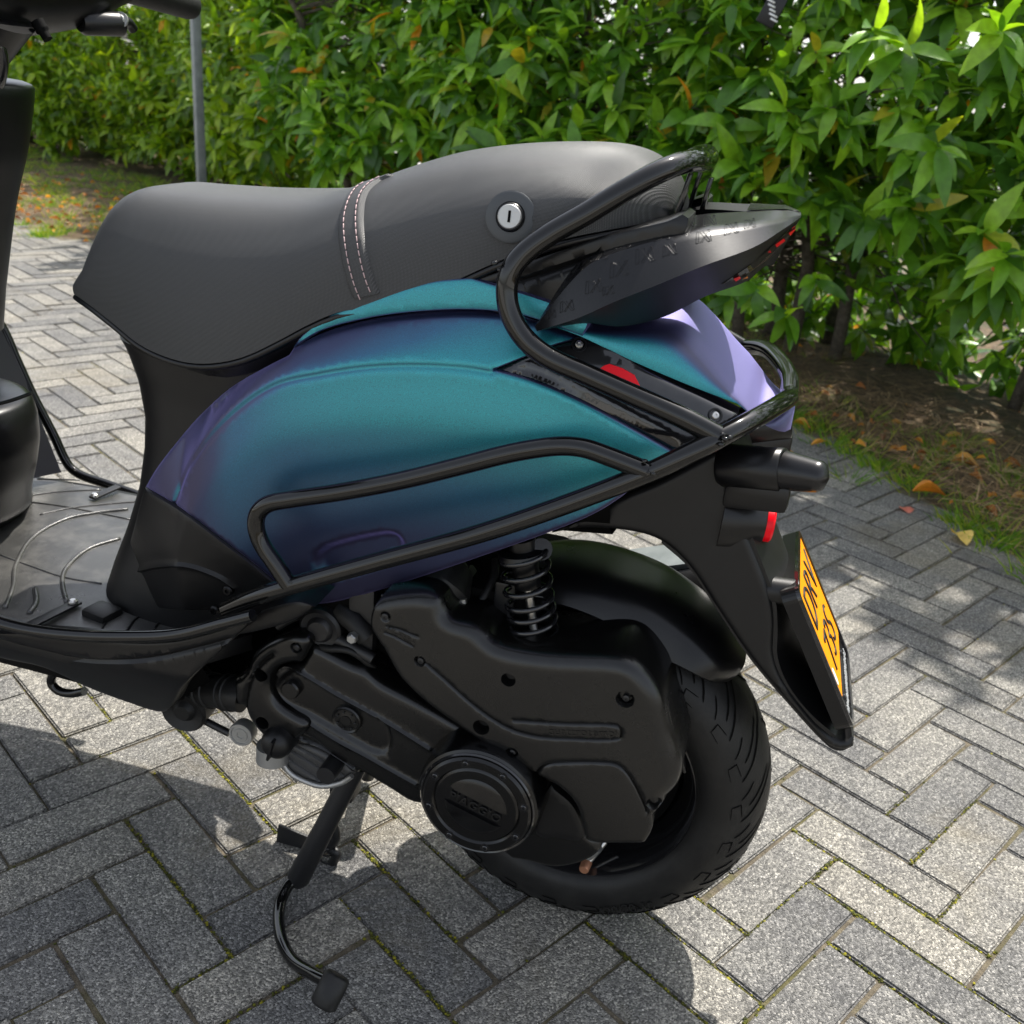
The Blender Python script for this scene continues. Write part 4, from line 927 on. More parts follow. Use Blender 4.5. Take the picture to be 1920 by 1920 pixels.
V, F = latheVF(r1-axr*.001, axr, [(0, .0185), (.007, .0182), (.009, .016), (.009, .0001)], 24); mesh('red_reflector', V, F, m_red, refl, True, angle=35)
V = [(v[0], -v[1], v[2]) for v in V]; mesh('red_reflector', V, F, m_red, refl, True, angle=35)
box('reflector_mount', r0+np.array([.012, .02, -.004]), .05, .06, .05, m_blk, sc, .012)
# ---- rear wheel
wh = empty('rear_wheel', (0, 0, 0), sc)
prof = []
for a in np.linspace(-1, 1, 33):
    y = .060*math.sin(a*math.pi/2); prof.append((y, .160+.0515*max(0, 1-(y/.0602)**2)**.5*1.0 if abs(a) < 1 else .160))
side_l = [(-.046, .132), (-.054, .137), (-.0595, .148)]; prof = side_l+prof+[(-a, r_) for a, r_ in side_l[::-1]]
V, F = latheVF((0, 0, WZ), (0, 1, 0), prof, 240); V = [np.array(v) for v in V]
mesh('tyre', V, F, m_rub, wh, True, angle=60)
def tr(ang, y):   # point on tread surface
    r_ = .160+.0515*max(0, 1-(y/.0602)**2)**.5; return np.array([r_*math.cos(ang), y, WZ+r_*math.sin(ang)]), r_
gv = []
def groove(P, w_=.0028, d=.0012):
    w_ *= .95; P = [tuple(q) for a_, b_ in zip(np.array(P[:-1]), np.array(P[1:])) for q in (a_, a_+(b_-a_)*.25, a_+(b_-a_)*.5, a_+(b_-a_)*.75)]+[P[-1]]
    V_, n_ = [], len(P)
    for i, (a, y) in enumerate(P):
        p_, r_ = tr(a, y); b_ = P[min(i+1, n_-1)]; c_ = P[max(i-1, 0)]; dd = tr(*b_)[0]-tr(*c_)[0]; rad = np.array([math.cos(a), y*3.5, math.sin(a)]); rad /= np.linalg.norm(rad); s_ = np.cross(dd, rad); s_ /= np.linalg.norm(s_)+1e-9
        ww = w_*(.35 if i in (0, n_-1) else 1); V_ += [p_-s_*ww*.5+rad*.0006, p_+rad*.0006, p_+s_*ww*.5+rad*.0006]
    return V_, grid_faces(n_, 3)
for k in range(22):
    a0 = 2*math.pi*k/22
    for sg in (-1, 1):
        o = a0+(.17 if sg > 0 else 0)
        gv.append(groove([(o, sg*.0535), (o+.05, sg*.047), (o+.15, sg*.033), (o+.23, sg*.020), (o+.27, sg*.008), (o+.34, sg*-.003)], .0034))
        gv.append(groove([(o+.11, sg*.049), (o+.17, sg*.040), (o+.25, sg*.027), (o+.29, sg*.018)], .0028))
        gv.append(groove([(o+.16, sg*.0545), (o+.20, sg*.050), (o+.26, sg*.044)], .0024))
        gv.append(groove([(o+.02, sg*.0585), (o+.11, sg*.0585), (o+.13, sg*.0545), (o+.04, sg*.0535)], .0020))
V, F = joinVF(gv); tag(mesh('tread_groove', V, F, m_dark, wh, False), kind='stuff')
lathe('rim', (0, 0, WZ), (0, 1, 0), [(-.046, .133), (-.050, .136), (-.052, .133), (-.047, .128), (-.036, .122), (-.012, .114), (.012, .114), (.036, .122), (.047, .128), (.052, .133), (.05, .136)], m_gloss, wh, 96)
for k in range(5):
    a = 2*math.pi*k/5+.3; c_, s_ = math.cos(a), math.sin(a); V, F = boxVF((.075*c_, 0, WZ+.075*s_), .095, .035, .032, ax=(c_, 0, s_), az=(-s_, 0, c_), ay=(0, 1, 0), bev=.006); mesh('spoke', V, F, m_cast, wh, True, angle=40)
lathe('brake_drum', (0, 0, WZ), (0, 1, 0), [(-.01, .0001), (-.01, .112), (.03, .118), (.04, .0001)], m_dark, wh, 40)
lathe('hub', (0, 0, WZ), (0, 1, 0), [(-.05, .0001), (-.05, .04), (-.03, .055), (.03, .055), (.05, .04), (.05, .0001)], m_cast, wh, 40)
text('120/70-10', .017, tr(-1.10, -.0575)[0]+np.array([0, -.003, .0]), (math.sin(1.10), 0, math.cos(1.10)), (-math.cos(1.10), 0, math.sin(1.10)), (0, -1, 0), m_rub, wh, .0006)
vs_ = onY(1100, 1618, -.05)
tube('valve_stem', [vs_+np.array([.015, .02, .02]), vs_], .0045, m_steel, wh, 12); lathe('valve_cap', vs_, (-.1, -1, -.1), [(-.002, .0062), (.010, .0060), (.012, .005), (.012, .0001)], m_copper, wh, 18)
# ---- hugger
a0h, a1h = R(48), R(135); V = []; nh = 50
for i in range(nh):
    a = a0h+(a1h-a0h)*i/(nh-1); e = 1-max(0, (R(62)-a)/R(14))**2.2*.55; ad = math.degrees(a); ro = np.interp(ad, [45, 63, 76, 93, 104], [.231, .242, .250, .255, .256]); ri_ = np.interp(ad, [45, 60, 68, 87, 100], [.214, .211, .206, .220, .233])
    for j in range(17):
        u = -1+2*j/16; y = .072*e*math.copysign(abs(u)**.8, u); r_ = ri_+(ro-ri_)*math.sqrt(max(0, 1-abs(u)**2.6)); 
        V.append((r_*math.cos(a), y, WZ+r_*math.sin(a)))
b_ = len(V); V += [((np.array(v)-[0, 0, WZ])*np.array([.985, .95, .985])+[0, 0, WZ]) for v in V]
F = grid_faces(nh, 17)+[tuple(reversed(f)) for f in grid_faces(nh, 17, base=b_)]
rm = [i*17 for i in range(nh)]+[(nh-1)*17+j for j in range(1, 17)]+[i*17+16 for i in range(nh-2, -1, -1)]+[j for j in range(15, 0, -1)]
F += [(rm[i], rm[(i+1) % len(rm)], rm[(i+1) % len(rm)]+b_, rm[i]+b_) for i in range(len(rm))]
mesh('rear_mudguard', V, F, m_blk, sc, True, angle=50)
# ---- shock absorber
q0, q1 = onY(978, 1010, -.098), onY(1008, 1235, -.098); ax_ = (q1-q0)/np.linalg.norm(q1-q0); Ls = np.linalg.norm(q1-q0)
_, u_s, v_s = frame_of(ax_)
shk = tube('shock_absorber', [q0, q0+ax_*Ls*.38], .0135, m_blk, sc, 24)
tube('damper_rod', [q0+ax_*Ls*.36, q1], .0045, m_steel, shk, 16)
lathe('spring_cup', q0+ax_*.014, ax_, [(-.004, .012), (-.002, .024), (.003, .0255), (.004, .015)], m_blk, shk, 30)
t_ = np.concatenate([np.linspace(0, 3, 60), np.linspace(3, 8.5, 130)]); hh = np.concatenate([np.linspace(.1, .48, 60), np.linspace(.48, 1., 130)])
tube('coil_spring', [q0+ax_*Ls*h_+.0235*(math.cos(2*math.pi*t)*u_s+math.sin(2*math.pi*t)*v_s) for t, h_ in zip(t_, hh)], .0030, m_gloss, shk, 9)
box('shock_bracket', onY(945, 1150, -.085), .022, .012, .075, m_blk, sc, .003)
# ---- engine
lathe('engine_core', (-.12, 0, .30), (0, 1, 0), [(-.10, .0001), (-.10, .085), (.10, .085), (.10, .0001)], m_dark, sc, 32)
box('cylinder_block', (-.28, .0, .33), .16, .16, .13, m_dark, sc, .02); box('frame_rail', (-.26, 0, .44), .40, .17, .03, m_dark, sc, .01)
box('swing_arm', (-.08, -.055, .30), .30, .05, .09, m_cast, sc, .012)
SC6 = lambda L_: [tuple([400+q[0]/3, 1000+q[1]/3]+list(q[2:])) for q in L_]
SC7 = lambda L_: [tuple([860+q[0]/3, 1100+q[1]/3]+list(q[2:])) for q in L_]
YC = -.125
cvt = SC6([(545, 632, 'c'), (620, 668), (760, 742), (850, 778), (940, 850), (1100, 932), (1250, 1012), (1425, 1112, 'c'), (1380, 1300), (1340, 1500), (1145, 1535), (970, 1442), (820, 1352), (700, 1290), (560, 1180), (440, 1105), (350, 1010), (322, 900), (335, 800), (380, 752), (490, 742, 'c')])
skin('transmission_cover', cvt, YC, m_eng, sc, fil=.010, step=.004, skirt=.07, feats=[
    dict(k='groove', p=SC6([(340, 800), (385, 757), (455, 762), (700, 905), (960, 1050), (1220, 1210)]), w=.0022, d=-.0035),
    dict(k='groove', p=SC6([(455, 1010), (540, 1065), (700, 1165), (860, 1250), (1000, 1330), (1145, 1410)]), w=.0022, d=-.003),
    dict(k='pocket', p=SC6([(400, 800), (455, 780), (700, 920), (930, 1050), (985, 1120), (985, 1210), (930, 1240), (800, 1180), (540, 1030), (400, 960), (345, 880)]), closed=True, w=.004, d=.005),
    dict(k='hole', p=SC6([(745, 1055)]), r=.0, d=0) if False else dict(k='groove', p=SC6([(930, 1040), (975, 1100), (985, 1180), (975, 1250)]), w=.003, d=.002)])
c = onY(*SC6([(745, 1055)])[0], YC)
rd = lathe('inspection_disc', c, (0, -1, 0), [(-.008, .017), (-.001, .017), (.0005, .0155), (-.001, .0135), (-.001, .0085), (-.0005, .0062), (.0005, .0058), (.0005, .0001)], m_eng, sc, 36)
for k in range(7): a = 2*math.pi*k/7; V, F = latheVF(c+np.array([.0107*math.cos(a), -.001, .0107*math.sin(a)]), (0, -1, 0), [(-.001, .0011), (.0006, .0009), (.0008, .0001)], 8); mesh('dimple', V, F, m_cast, rd, True)
lathe('case_plug', onY(*SC6([(435, 880)])[0], YC), (0, -1, 0), [(-.006, .0105), (.001, .0105), (.003, .009), (.003, .0001)], m_eng, sc, 30)
# cooling duct around the front
duct = SC6([(105, 835, 'c'), (150, 812), (185, 760), (215, 690), (290, 625), (370, 585), (440, 570), (520, 592), (543, 625, 'c'), (520, 680), (488, 738, 'c'), (430, 742), (360, 765), (318, 820), (318, 900), (360, 970), (430, 1020), (520, 1072), (530, 1110), (440, 1180), (330, 1190), (240, 1120), (190, 1050), (160, 990), (110, 975, 'c')])
skin('cooling_duct', duct, YC-.010, m_eng, sc, fil=.010, step=.004, skirt=.06, feats=[
    dict(k='hole', p=SC6([(263, 800)]), r=.0065, d=.014), dict(k='hole', p=SC6([(275, 1068)]), r=.0065, d=.014), dict(k='hole', p=SC6([(465, 645)]), r=.0055, d=.006),
    dict(k='round', p=SC6([(175, 985), (200, 850), (250, 750), (330, 680)]), w=.010, d=.004)])
c = onY(*SC6([(465, 645)])[0], YC-.006); V, F = latheVF(c, (0, -1, 0), [(-.004, .0045), (0, .0042), (.001, .003), (.001, .0001)], 16); mesh('screw', V, F, m_cast, sc, True, angle=30)
a_, b_ = onY(385, 1293, -.10), onY(440, 1300, -.115); tube('intake_hose', [a_-np.array([.03, -.02, 0]), a_, b_, b_+np.array([.012, 0, 0])], .0195, m_rub, sc, 26)
for f_ in (.0, .25, .75, .95): q = a_+(b_-a_)*f_; lathe('hose_ring', q, b_-a_, [(-.0025, .019), (-.0015, .0212), (.0015, .0212), (.0025, .019)], m_rub, sc, 26)
q = onY(347, 1330, -.11); eb = lathe('engine_mount', q, (.1, -1, 0), [(-.03, .028), (.004, .028), (.008, .025), (.006, .021), (.003, .014), (.007, .011), (.009, .009), (.009, .0001)], m_rub, sc, 40)
tube('mount_rod', [onY(385, 1352, -.10), onY(430, 1375, -.10)], .0045, m_cast, sc, 10)
c = onY(452, 1377, -.115); V, F = latheVF(c, (.05, -1, .05), [(-.012, .0145), (0, .0150), (.0022, .0140), (.0022, .0118), (.001, .0112), (.001, .0085), (.002, .008), (.002, .0045), (.0008, .004), (.0008, .0001)], 40); mesh('generator_plug', V, F, m_alu, sc, True, angle=30)
c = onY(523, 1388, -.135); V, F = latheVF(c, (.0, -1, -.08), [(-.03, .0185), (.006, .018), (.013, .0155), (.0175, .010), (.019, .0001)], 36); cap = mesh('oil_filler_cap', V, F, m_mat, sc, True, angle=50)
V, F = boxVF(c+np.array([0, -.017, .0]), .0035, .012, .028, az=(.25, -.05, 1), ax=(1, 0, -.25), bev=.0014); mesh('cap_grip', V, F, m_mat, cap, True, angle=40)
c = onY(512, 1412, -.115); tube('filler_neck', [c+np.array([0, 0, .012]), c-np.array([0, 0, .008])], [.0185, .0195], m_alu, sc, 26)
skin('finned_sump', [tuple(q) for q in ((530, 1410), (548, 1392), (580, 1400), (640, 1430), (665, 1448), (662, 1456), (640, 1468), (600, 1475), (560, 1460), (525, 1440))], -.115, m_sump, sc, fil=.008, step=.005, skirt=.04, feats=[
    dict(k='groove', p=[(540, 1405), (580, 1430), (630, 1462)], w=.0018, d=.004), dict(k='groove', p=[(552, 1398), (600, 1425), (648, 1458)], w=.0018, d=.004), dict(k='groove', p=[(532, 1418), (560, 1438), (600, 1465)], w=.0018, d=.004)])
tube('sump_edge', spl([tuple(onY(a, b, -.118)) for a, b in ((528, 1428), (545, 1450), (575, 1466), (605, 1474), (640, 1468), (660, 1455))], 5), .0032, m_alu, sc, 8)
skin('sump_side', [(548, 1392), (560, 1370), (600, 1385), (660, 1420), (676, 1440), (664, 1452), (640, 1432), (590, 1405)], -.122, m_eng, sc, fil=.005, step=.006, skirt=.05, feats=[dict(k='groove', p=[(565, 1385), (610, 1405), (662, 1440)], w=.0022, d=.004)])
# air filter box
ab = [(693, 1172), (697, 1145), (713, 1121, 'c'), (750, 1115), (793, 1115), (817, 1127), (833, 1152), (845, 1168), (883, 1178), (905, 1195), (930, 1212), (975, 1224), (1020, 1230), (1085, 1234), (1153, 1237), (1187, 1250), (1220, 1283), (1240, 1317), (1252, 1370), (1268, 1415), (1277, 1450), (1270, 1482), (1248, 1506), (1222, 1530, 'c'),
      (1222, 1557), (1208, 1583, 'c'), (1150, 1583), (1123, 1583), (1097, 1577, 'c'), (1090, 1543), (1077, 1507), (1047, 1477), (1003, 1453), (960, 1425), (915, 1400), (873, 1373), (800, 1320), (760, 1283), (740, 1257), (720, 1220), (700, 1190)]
YA = -.150
abx = skin('air_filter_box', ab, YA, m_eng, sc, fil=.004, step=.0036, skirt=.075, angle=50, feats=[
    dict(k='round', p=[(713, 1121), (750, 1115), (793, 1115), (817, 1127), (837, 1160), (883, 1178), (930, 1213), (1020, 1230), (1153, 1237), (1187, 1250), (1220, 1283), (1240, 1317), (1257, 1383), (1277, 1450), (1270, 1482), (1248, 1506)], w=.020, d=.016),
    dict(k='groove', p=[(799, 1246), (830, 1273), (880, 1318), (920, 1348), (960, 1370), (1005, 1382), (1060, 1386), (1160, 1386), (1164, 1372), (1154, 1361), (1060, 1358), (962, 1352)], w=.0013, d=.0022),
    dict(k='groove', p=[(1003, 1453), (1020, 1437), (1045, 1431), (1140, 1431), (1165, 1440), (1185, 1465), (1203, 1500), (1213, 1524)], w=.0016, d=.003),
    dict(k='groove', p=[(725, 1176), (745, 1180), (782, 1195)], w=.0009, d=.0012), dict(k='groove', p=[(722, 1187), (745, 1197), (772, 1212)], w=.0009, d=.0012),
    dict(k='hole', p=[(953, 1275)], r=.0062, d=.010), dict(k='hole', p=[(1172, 1312)], r=.0075, d=.008), dict(k='hole', p=[(902, 1364)], r=.0072, d=.012), dict(k='hole', p=[(960, 1412)], r=.0055, d=.005), dict(k='hole', p=[(787, 1240)], r=.0052, d=.005), dict(k='hole', p=[(722, 1157)], r=.0052, d=.002), dict(k='hole', p=[(1226, 1508)], r=.0062, d=.008)])
tube('box_seam', [onY(a, b, YA+.020) for a, b in spl([(716, 1117), (752, 1110), (795, 1110), (822, 1121), (842, 1152), (884, 1172), (932, 1206), (1020, 1224), (1154, 1231), (1191, 1245), (1226, 1279), (1247, 1316), (1264, 1382), (1283, 1448)], 6)], .0018, m_eng, abx, 8)
for q, d in (((1174, 1309), .006), ((961, 1411), .0035), ((789, 1239), .0035), ((722, 1156), .0)):
    c = onY(*q, YA+d); V, F = latheVF(c, (0, -1, 0), [(-.002, .0036), (.001, .0034), (.0015, .0025), (.0015, .0012), (.0008, .001), (.0008, .0001)], 16); mesh('screw', V, F, m_cast, abx, True, angle=30)
ta, tb2 = onY(1040, 1370, YA-.0006), onY(1140, 1374, YA-.0006); ex = tb2-ta; ex[1] = 0; text('quattrotempi', .0125, onY(1092, 1373, YA-.0002), ex, np.cross((0, -1, 0), ex), (0, -1, 0), m_eng, abx, .0005, spacing=1.05)
ta, tb2 = onY(730, 1180, YA), onY(775, 1203, YA); ex = tb2-ta; ex[1] = 0; text('HI-PER4', .0095, onY(752, 1192, YA-.0002), ex, np.cross((0, -1, 0), ex), (0, -1, 0), m_eng, abx, .0004)
# intake boot, clamp
q0, q1 = onY(800, 1120, -.10), onY(850, 1075, -.09)
tube('intake_boot', [onY(770, 1160, -.10), onY(812, 1122, -.095), onY(835, 1100, -.09), onY(850, 1070, -.07)], [.028, .031, .031, .022], m_rub, sc, 30)
axc = q1-q0; lathe('hose_clamp', onY(822, 1112, -.093), axc, [(-.005, .0315), (-.005, .0328), (.005, .0328), (.005, .0315)], m_gloss, sc, 36)
tube('clamp_screw', [onY(868, 1122, -.105), onY(870, 1150, -.105)], .0042, m_steel, sc, 12)
tube('frame_stub', [onY(858, 1085, -.06), onY(888, 1076, -.06)], .010, m_cast, sc, 16)
tube('bolt_boss', [onY(1015, 1030, -.06), onY(1015, 1030, -.10)], .011, m_cast, sc, 16)
box('head_cover', onY(660, 1110, -.08), .07, .05, .07, m_dark, sc, .01); box('gusset', onY(683, 1150, -.10), .030, .02, .085, m_cast, sc, .006)
box('carburettor', onY(880, 1130, -.03), .12, .06, .10, m_dark, sc, .02)
tube('breather_pipe', [onY(640, 1145, -.10), onY(665, 1165, -.11), onY(690, 1195, -.112)], .012, m_rub, sc, 16)
q = onY(600, 1180, -.115); lathe('pivot_bolt', q, (0, -1, 0), [(-.03, .024), (.0, .024), (.003, .021), (.001, .015), (.004, .0135), (.006, .011), (.006, .0001)], m_cast, sc, 36)
q = onY(660, 1197, -.128); lathe('hex_bolt', q, (0, -1, 0), [(-.02, .0058), (.002, .0058), (.0034, .0045), (.0034, .0001)], m_alu, sc, 6, angle=30)
tube('link_arm', [onY(560, 1190, -.10), onY(640, 1200, -.112), onY(700, 1235, -.112)], .007, m_cast, sc, 12)
skin('front_bracket', [(400, 1168, 'c'), (470, 1150), (555, 1128), (592, 1138, 'c'), (548, 1166), (480, 1186), (430, 1195, 'c')], -.165, m_blk, sc, fil=.004, step=.008, skirt=.05)
for P_, r_ in (([(600, 1150, -.09), (640, 1120, -.08), (700, 1108, -.07), (760, 1110, -.07)], .0055), ([(580, 1200, -.10), (610, 1215, -.118), (660, 1222, -.118), (710, 1262, -.105)], .004), ([(870, 1160, -.10), (900, 1130, -.09), (925, 1085, -.07), (930, 1050, -.05)], .0045), ([(520, 1175, -.12), (545, 1160, -.115), (575, 1150, -.10)], .005), ([(905, 1180, -.09), (930, 1150, -.08), (940, 1120, -.07)], .003)):
    tube('hose', spl([tuple(onY(*q)) for q in P_], 6), r_, m_rub, sc, 10)
# clutch cover
c = onY(892, 1511, -.168); XA, ZA = np.array([1., 0, 0]), np.array([0, 0, 1.])
dc_ = lathe('clutch_cover', c, (0, -1, 0), [(-.06, .0675), (-.012, .0665), (-.006, .064), (-.004, .0605), (-.0055, .059), (-.001, .0585), (.0015, .056), (.0015, .0475), (-.0005, .0455), (.0005, .0440), (.001, .043), (.001, .0001)], m_disc, sc, 96, angle=25)
dirx = onY(925, 1535, -.168)-onY(850, 1497, -.168); dirx[1] = 0; dirx /= np.linalg.norm(dirx); diry = np.array([-dirx[2], 0, dirx[0]])
for sg in (1, -1):
    # shallow lens shaped recess walls: raised segments above and below the name band
    V, n_ = [], 24; arc = [(.0335*math.cos(t), sg*(.0335*math.sin(t)) ) for t in np.linspace(R(16), R(164), n_)]
    V = [c+dirx*a+diry*b+np.array([0, -.0012, 0]) for a, b in arc]; ctr = [c+dirx*a*.82+diry*(sg*.0105+(b-sg*.0105)*.80)+np.array([0, -.0038, 0]) for a, b in arc]
    n = len(arc); V = V+ctr; F = [(i, i+1, n+i+1, n+i) for i in range(n-1)]+[(n-1, 0, n, 2*n-1)]+[tuple(range(n, 2*n))]
    mesh('raised_segment', V, F, m_disc, dc_, True, angle=30)
text('PIAGGIO', .0140, c+np.array([0, -.0012, 0]), dirx, diry, (0, -1, 0), m_eng, dc_, .0018, spacing=1.08, bev=.0003)
for k in range(8):
    a = 2*math.pi*(k+.35)/8; q = c+np.array([.0520*math.cos(a), -.0010, .0520*math.sin(a)])
    lathe('bolt_recess', q, (0, -1, 0), [(0.0, .0052), (.0008, .0050), (.0008, .0043), (-.001, .0040)], m_gloss, dc_, 20)
    V, F = latheVF(q, (0, -1, 0), [(-.001, .0034), (.0012, .0033), (.0018, .0025), (.0018, .0014), (.0006, .0012), (.0006, .0001)], 16); mesh('bolt', V, F, m_gloss, dc_, True, angle=30)
gl = lathe('gloss_ring', c, (0, -1, 0), [(-.0048, .0612), (-.0030, .0618), (-.0012, .0605), (-.002, .059)], m_gloss, dc_, 96)
skin('gear_housing', SC7([(420, 1060), (500, 1130), (600, 1190), (680, 1280), (720, 1400), (800, 1460), (740, 1540), (560, 1590), (400, 1560), (250, 1500), (380, 1300)]), -.105, m_eng, sc, fil=.008, step=.008, skirt=.06)
skin('gear_housing_rim', SC7([(485, 1120), (560, 1160), (640, 1230), (690, 1330), (695, 1430), (560, 1420), (430, 1400)]), -.118, m_mat, sc, fil=.004, step=.008, skirt=.03)
tube('axle_lug', [onY(1100, 1600, -.06), onY(1118, 1585, -.06)], .009, m_alu, sc, 14)
# exhaust on the far side
tube('exhaust_silencer', [(-.16, .15, .27), (-.13, .15, .285), (.16, .15, .40), (.19, .15, .41)], [.02, .052, .055, .03], m_blk, sc, 36); box('reflection_plate', (.03, .165, .405), .26, .07, .012, m_skyrefl if False else m_galv, sc, .004, ax=(1, 0, .36), az=(-.36, 0, 1))  # added grey plate stands for the sky's reflection on the silencer
# ---- centre stand
st = empty('centre_stand', (0, 0, 0), sc)
A0, A1 = onY(655, 1462, -.085), onY(560, 1645, -.105)
leg = tube('stand_leg', [A0+(A0-A1)*.15, A0, (A0+A1)/2, A1, A1+(A1-A0)*.05], [.0125, .0125, .013, .0145, .011], m_cast, st, 18)
tube('stand_leg', [q*np.array([1, -1, 1]) for q in (A0+(A0-A1)*.3, A0, (A0+A1)/2, A1)], .0125, m_cast, st, 18)
P = [A1, onY(540, 1662, -.120), onY(524, 1700, -.145), onY(526, 1755, -.190), onY(548, 1800, -.225), onY(590, 1828, -.250), onY(618, 1842, -.262)]
tube('stand_lever', spl([tuple(q) for q in P], 8), .0070, m_bar, st, 16)
e0, e1 = onY(632, 1832, -.265), onY(606, 1884, -.285); tube('lever_pad', [e0-(e1-e0)*.10, e0, (e0+e1)/2, e1, e1+(e1-e0)*.10], [.012, .0150, .0152, .0150, .011], m_rub, st, 22, flat=.8)
V, F = boxVF(onY(553, 1600, -.04), .055, .004, .075, ax=(1, 0, -.15), az=(.12, 0, 1), bev=.001); mesh('stand_plate', V, F, m_cast, st, False)
a_, b_ = onY(610, 1525, -.06), onY(628, 1590, -.05); tube('stand_loop', spl([tuple(onY(*q, -.05)) for q in ((600, 1530), (622, 1545), (630, 1570), (618, 1590), (632, 1600), (612, 1628), (585, 1640))], 6), .006, m_cast, st, 10)
tube('return_spring', [onY(612, 1560, -.05)+np.array([0, 0, -.0035*t])*1.0+.0075*np.array([math.cos(t*1.9), math.sin(t*1.9), 0]) for t in np.linspace(0, 18, 110)], .0014, m_cast, st, 6)
tube('stand_shaft', [(A0[0]-.005, -.14, A0[2]+.045), (A0[0]-.005, .14, A0[2]+.045)], .011, m_cast, st, 16)
V, F = boxVF(onY(648, 1470, -.07), .03, .03, .03, bev=.004); mesh('stand_bracket', V, F, m_cast, st, True, angle=40)
# folded stand loop under the floor
tube('side_hook', spl([tuple(onY(a, b, -.09)) for a, b in ((110, 1255), (98, 1268), (97, 1282), (112, 1296), (135, 1300), (158, 1296))], 6), .0055, m_bar, sc, 12)
# ---- steering column, leg shield, handlebar
sil2 = np.array([(66, 170), (65, 192), (60, 235), (52, 290), (40, 340), (30, 390), (20, 470), (12, 540), (8, 600), (6, 640)], float)
def slice_back(name, zs, hwf, sil, Lr, depth, mat, ex=.8, cx=0., dome=False):
    V = []; m = 40
    for z in zs:
        hw = hwf(z)
        def ring(xb): return [(xb-depth+(depth if math.cos(a) > 0 else depth*.9)*math.copysign(abs(math.cos(a))**ex, math.cos(a)), cx+hw*math.copysign(abs(math.sin(a))**ex, math.sin(a)), z) for a in np.linspace(0, 2*math.pi, m, endpoint=False)]
        lo_, hi_ = -1.3, -.4
        for _ in range(28):
            mid = (lo_+hi_)/2; P = PX(np.array(ring(mid))); g = np.max(P[:, 0]-np.interp(P[:, 1], sil[:, 1], sil[:, 0]))
            if g > 0: hi_ = mid
            else: lo_ = mid
        V += ring(mid)
    if dome:
        q = np.array(V[-m:]); cc = q.mean(0)
        for s_, dz in ((.97, .004), (.88, .007), (.6, .010), (.3, .011)): V += list((q-cc)*[s_, s_, 0]+cc+[0, 0, dz])
        zs = list(zs)+[0]*4
    F = grid_faces(len(zs), m, True)+[tuple(range(m)), tuple((len(zs)-1)*m+j for j in range(m))[::-1]]
    return mesh(name, V, F, mat, sc, True, angle=50)
column = slice_back('steering_column_cover', np.linspace(.60, .880, 28), lambda z: float(np.interp(z, [.6, .75, .85, .88], [.085, .085, .095, .10])), sil2, 0, .085, m_blk, dome=True)
sil3 = np.array([(58, 735), (70, 765), (76, 815), (70, 865), (60, 910), (62, 935), (74, 960), (90, 978), (112, 988)], float)
slice_back('tunnel_cover', np.linspace(.345, .515, 22), lambda z: float(np.interp(z, [.345, .37, .42, .575], [.15, .105, .080, .105])), sil3, 0, .12, m_blk, ex=.9, dome=True)
# leg shield
V = []
for z in np.linspace(.36, .93, 24):
    hw = float(np.interp(z, [.36, .5, .66, .80, .93], [.17, .195, .19, .155, .10])); x = float(np.interp(z, [.36, .46, .55, .70, .93], [-.83, -.882, -.925, -.975, -.93]))
    for j in range(17): u = -1+2*j/16; V.append((x-.05*(1-u*u)-.03*abs(u)**6*0, hw*u, z))
b_ = len(V); V += [(v[0]-.02, v[1]*.97, v[2]) for v in V]; F = grid_faces(24, 17)+grid_faces(24, 17, base=b_); rm = [i*17 for i in range(24)]+[23*17+j for j in range(1, 17)]+[i*17+16 for i in range(22, -1, -1)]+[j for j in range(15, 0, -1)]
F += [(rm[i], rm[(i+1) % len(rm)], rm[(i+1) % len(rm)]+b_, rm[i]+b_) for i in range(len(rm))]
mesh('leg_shield', V, F, m_blk, sc, True, angle=50)
tube('shield_lip', spl([tuple(onY(a, b, -.02)) for a, b in ((-10, 760), (0, 757), (30, 748), (60, 737))], 4), .0022, m_blk, sc, 8)
tube('fork_tube', [(-.79, 0, .87), (-.765, 0, .96)], .026, m_gloss, sc, 20); lathe('fork_nut', (-.775, 0, .885), (.2, 0, 1), [(0, .034), (.014, .034), (.016, .03)], m_steel, sc, 6)
tube('brake_hose', spl([(-.72, -.02, .95), (-.70, -.01, .92), (-.715, .0, .885), (-.75, .02, .87)], 6), .006, m_gloss, sc, 12)
hb0 = onY(-60, -10, -.16); P = [(-.74, -.24, 1.02), (-.735, -.14, 1.00), (-.735, -.05, .985), (-.735, .05, .982), (-.725, .12, .990), (-.715, .18, 1.003), (-.71, .225, 1.008)]
tube('handlebar_cover', spl(P, 6), np.interp(np.linspace(0, 1, 37), [0, .2, .45, .7, .9, 1], [.03, .042, .052, .046, .032, .026]), m_blk, sc, 28)
P = [onY(-82, 185, 0.), onY(-70, 140, 0.), onY(-57, 98, .0), onY(-45, 60, .0), onY(-30, 10, 0.)]; tube('handlebar_neck', spl([tuple(q) for q in P], 6), np.interp(np.linspace(0, 1, 25), [0, .25, .5, .75, 1], [.030, .033, .035, .041, .05]), m_blk, sc, 28)
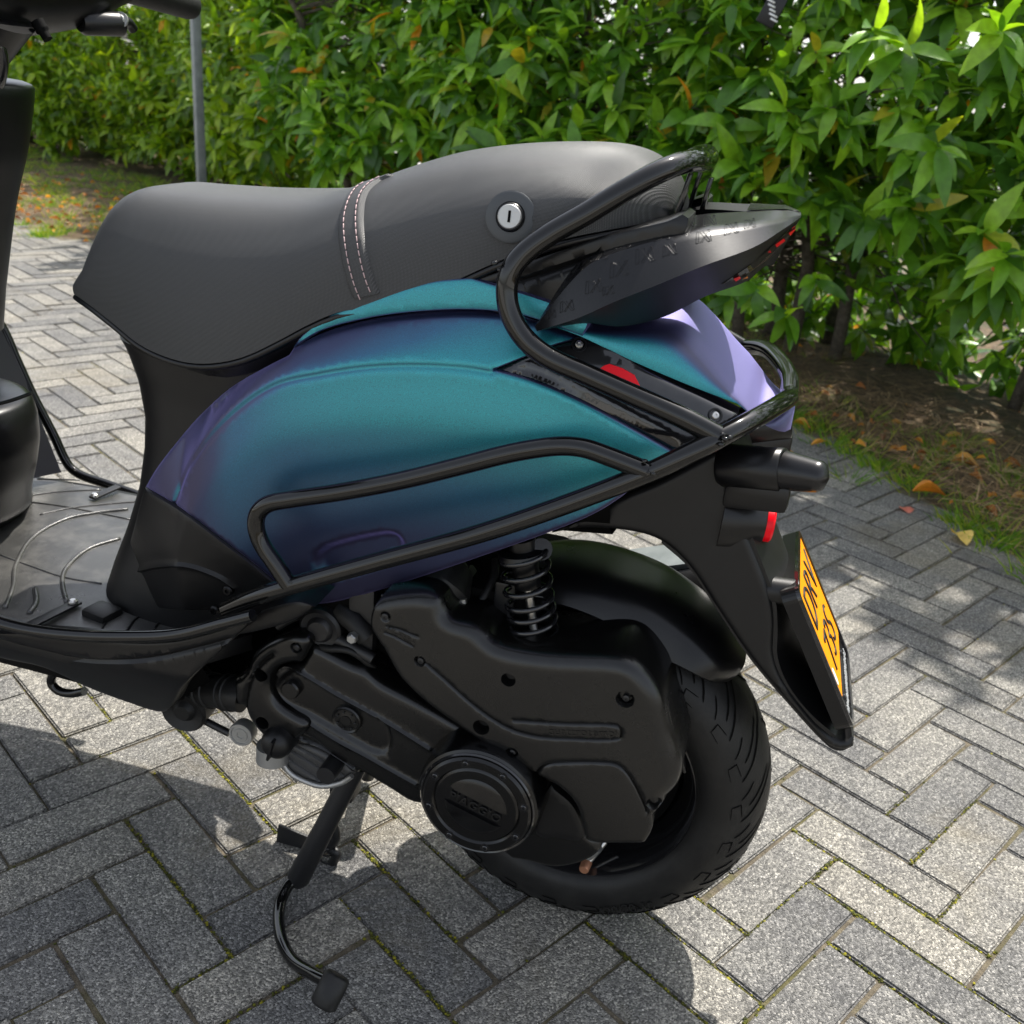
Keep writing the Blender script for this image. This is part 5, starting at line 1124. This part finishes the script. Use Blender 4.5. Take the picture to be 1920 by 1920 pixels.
g0, g1 = onY(235, -25, .215), onY(362, 12, .345); tube('handlebar_grip', [g0, g0+(g1-g0)*.04, g0+(g1-g0)*.9, g0+(g1-g0)*.97, g1], [.017, .0175, .0175, .016, .012], m_rub, sc, 26); tube('handlebar_grip', [g0*np.array([1, -1, 1]), g1*np.array([1, -1, 1])], .0175, m_rub, sc, 26)
m0, m1 = onY(150, 42, .12), onY(225, 45, .17); mc = tube('brake_cylinder', [m0, m0+(m1-m0)*.1, m1], [.010, .0135, .0135], m_blk, sc, 20); tube('brake_lever', spl([tuple(onY(a, b, Y)) for a, b, Y in ((222, 38, .17), (240, 42, .19), (250, 55, .2))], 5), .006, m_blk, sc, 10)
lathe('lever_pivot', onY(227, 38, .165), (.2, -1, .2), [(0, .009), (.003, .009), (.003, .006), (.005, .005), (.005, .0001)], m_alu, mc, 20)
tube('bag_hook', spl([tuple(onY(a, b, .03)) for a, b in ((70, 40), (80, 58), (90, 74))], 5), [.007]*6+[.005]*5, m_dark, sc, 14)
# front wheel and mudguard (beyond the frame)
fw = empty('front_wheel', (0, 0, 0), sc); V, F = latheVF((-1.20, 0, .205), (0, 1, 0), [(-.04, .13), (-.05, .15), (-.046, .185), (-.02, .203), (0, .205), (.02, .203), (.046, .185), (.05, .15), (.04, .13)], 72); mesh('tyre', V, F, m_rub, fw, True, angle=60)
lathe('rim', (-1.20, 0, .205), (0, 1, 0), [(-.04, .132), (-.03, .12), (-.012, .04), (-.03, .03), (-.03, .0001)], m_gloss, fw, 48, mirror=True)
V = []
for i in range(30):
    a = R(15+150*i/29)
    for j in range(13): u = -1+2*j/12; r_ = .222+.022*math.sqrt(1-u*u*.98); V.append((-1.20+r_*math.cos(a), .07*u, .205+r_*math.sin(a)))
mesh('front_mudguard', V, grid_faces(30, 13), m_pnt, sc, True)
V = []
for z in np.linspace(.40, .95, 20):
    for j in range(15): u = -1+2*j/14; hw = float(np.interp(z, [.4, .7, .95], [.13, .19, .10])); V.append((-1.05+.12*u*u+(z-.4)*.15, hw*u, z))
mesh('front_apron', V, grid_faces(20, 15), m_pnt, sc, True)
tube('fork_leg', [(-1.16, .075, .22), (-1.02, .05, .50), (-.95, .02, .7)], .018, m_cast, sc, 16, mirror=True)
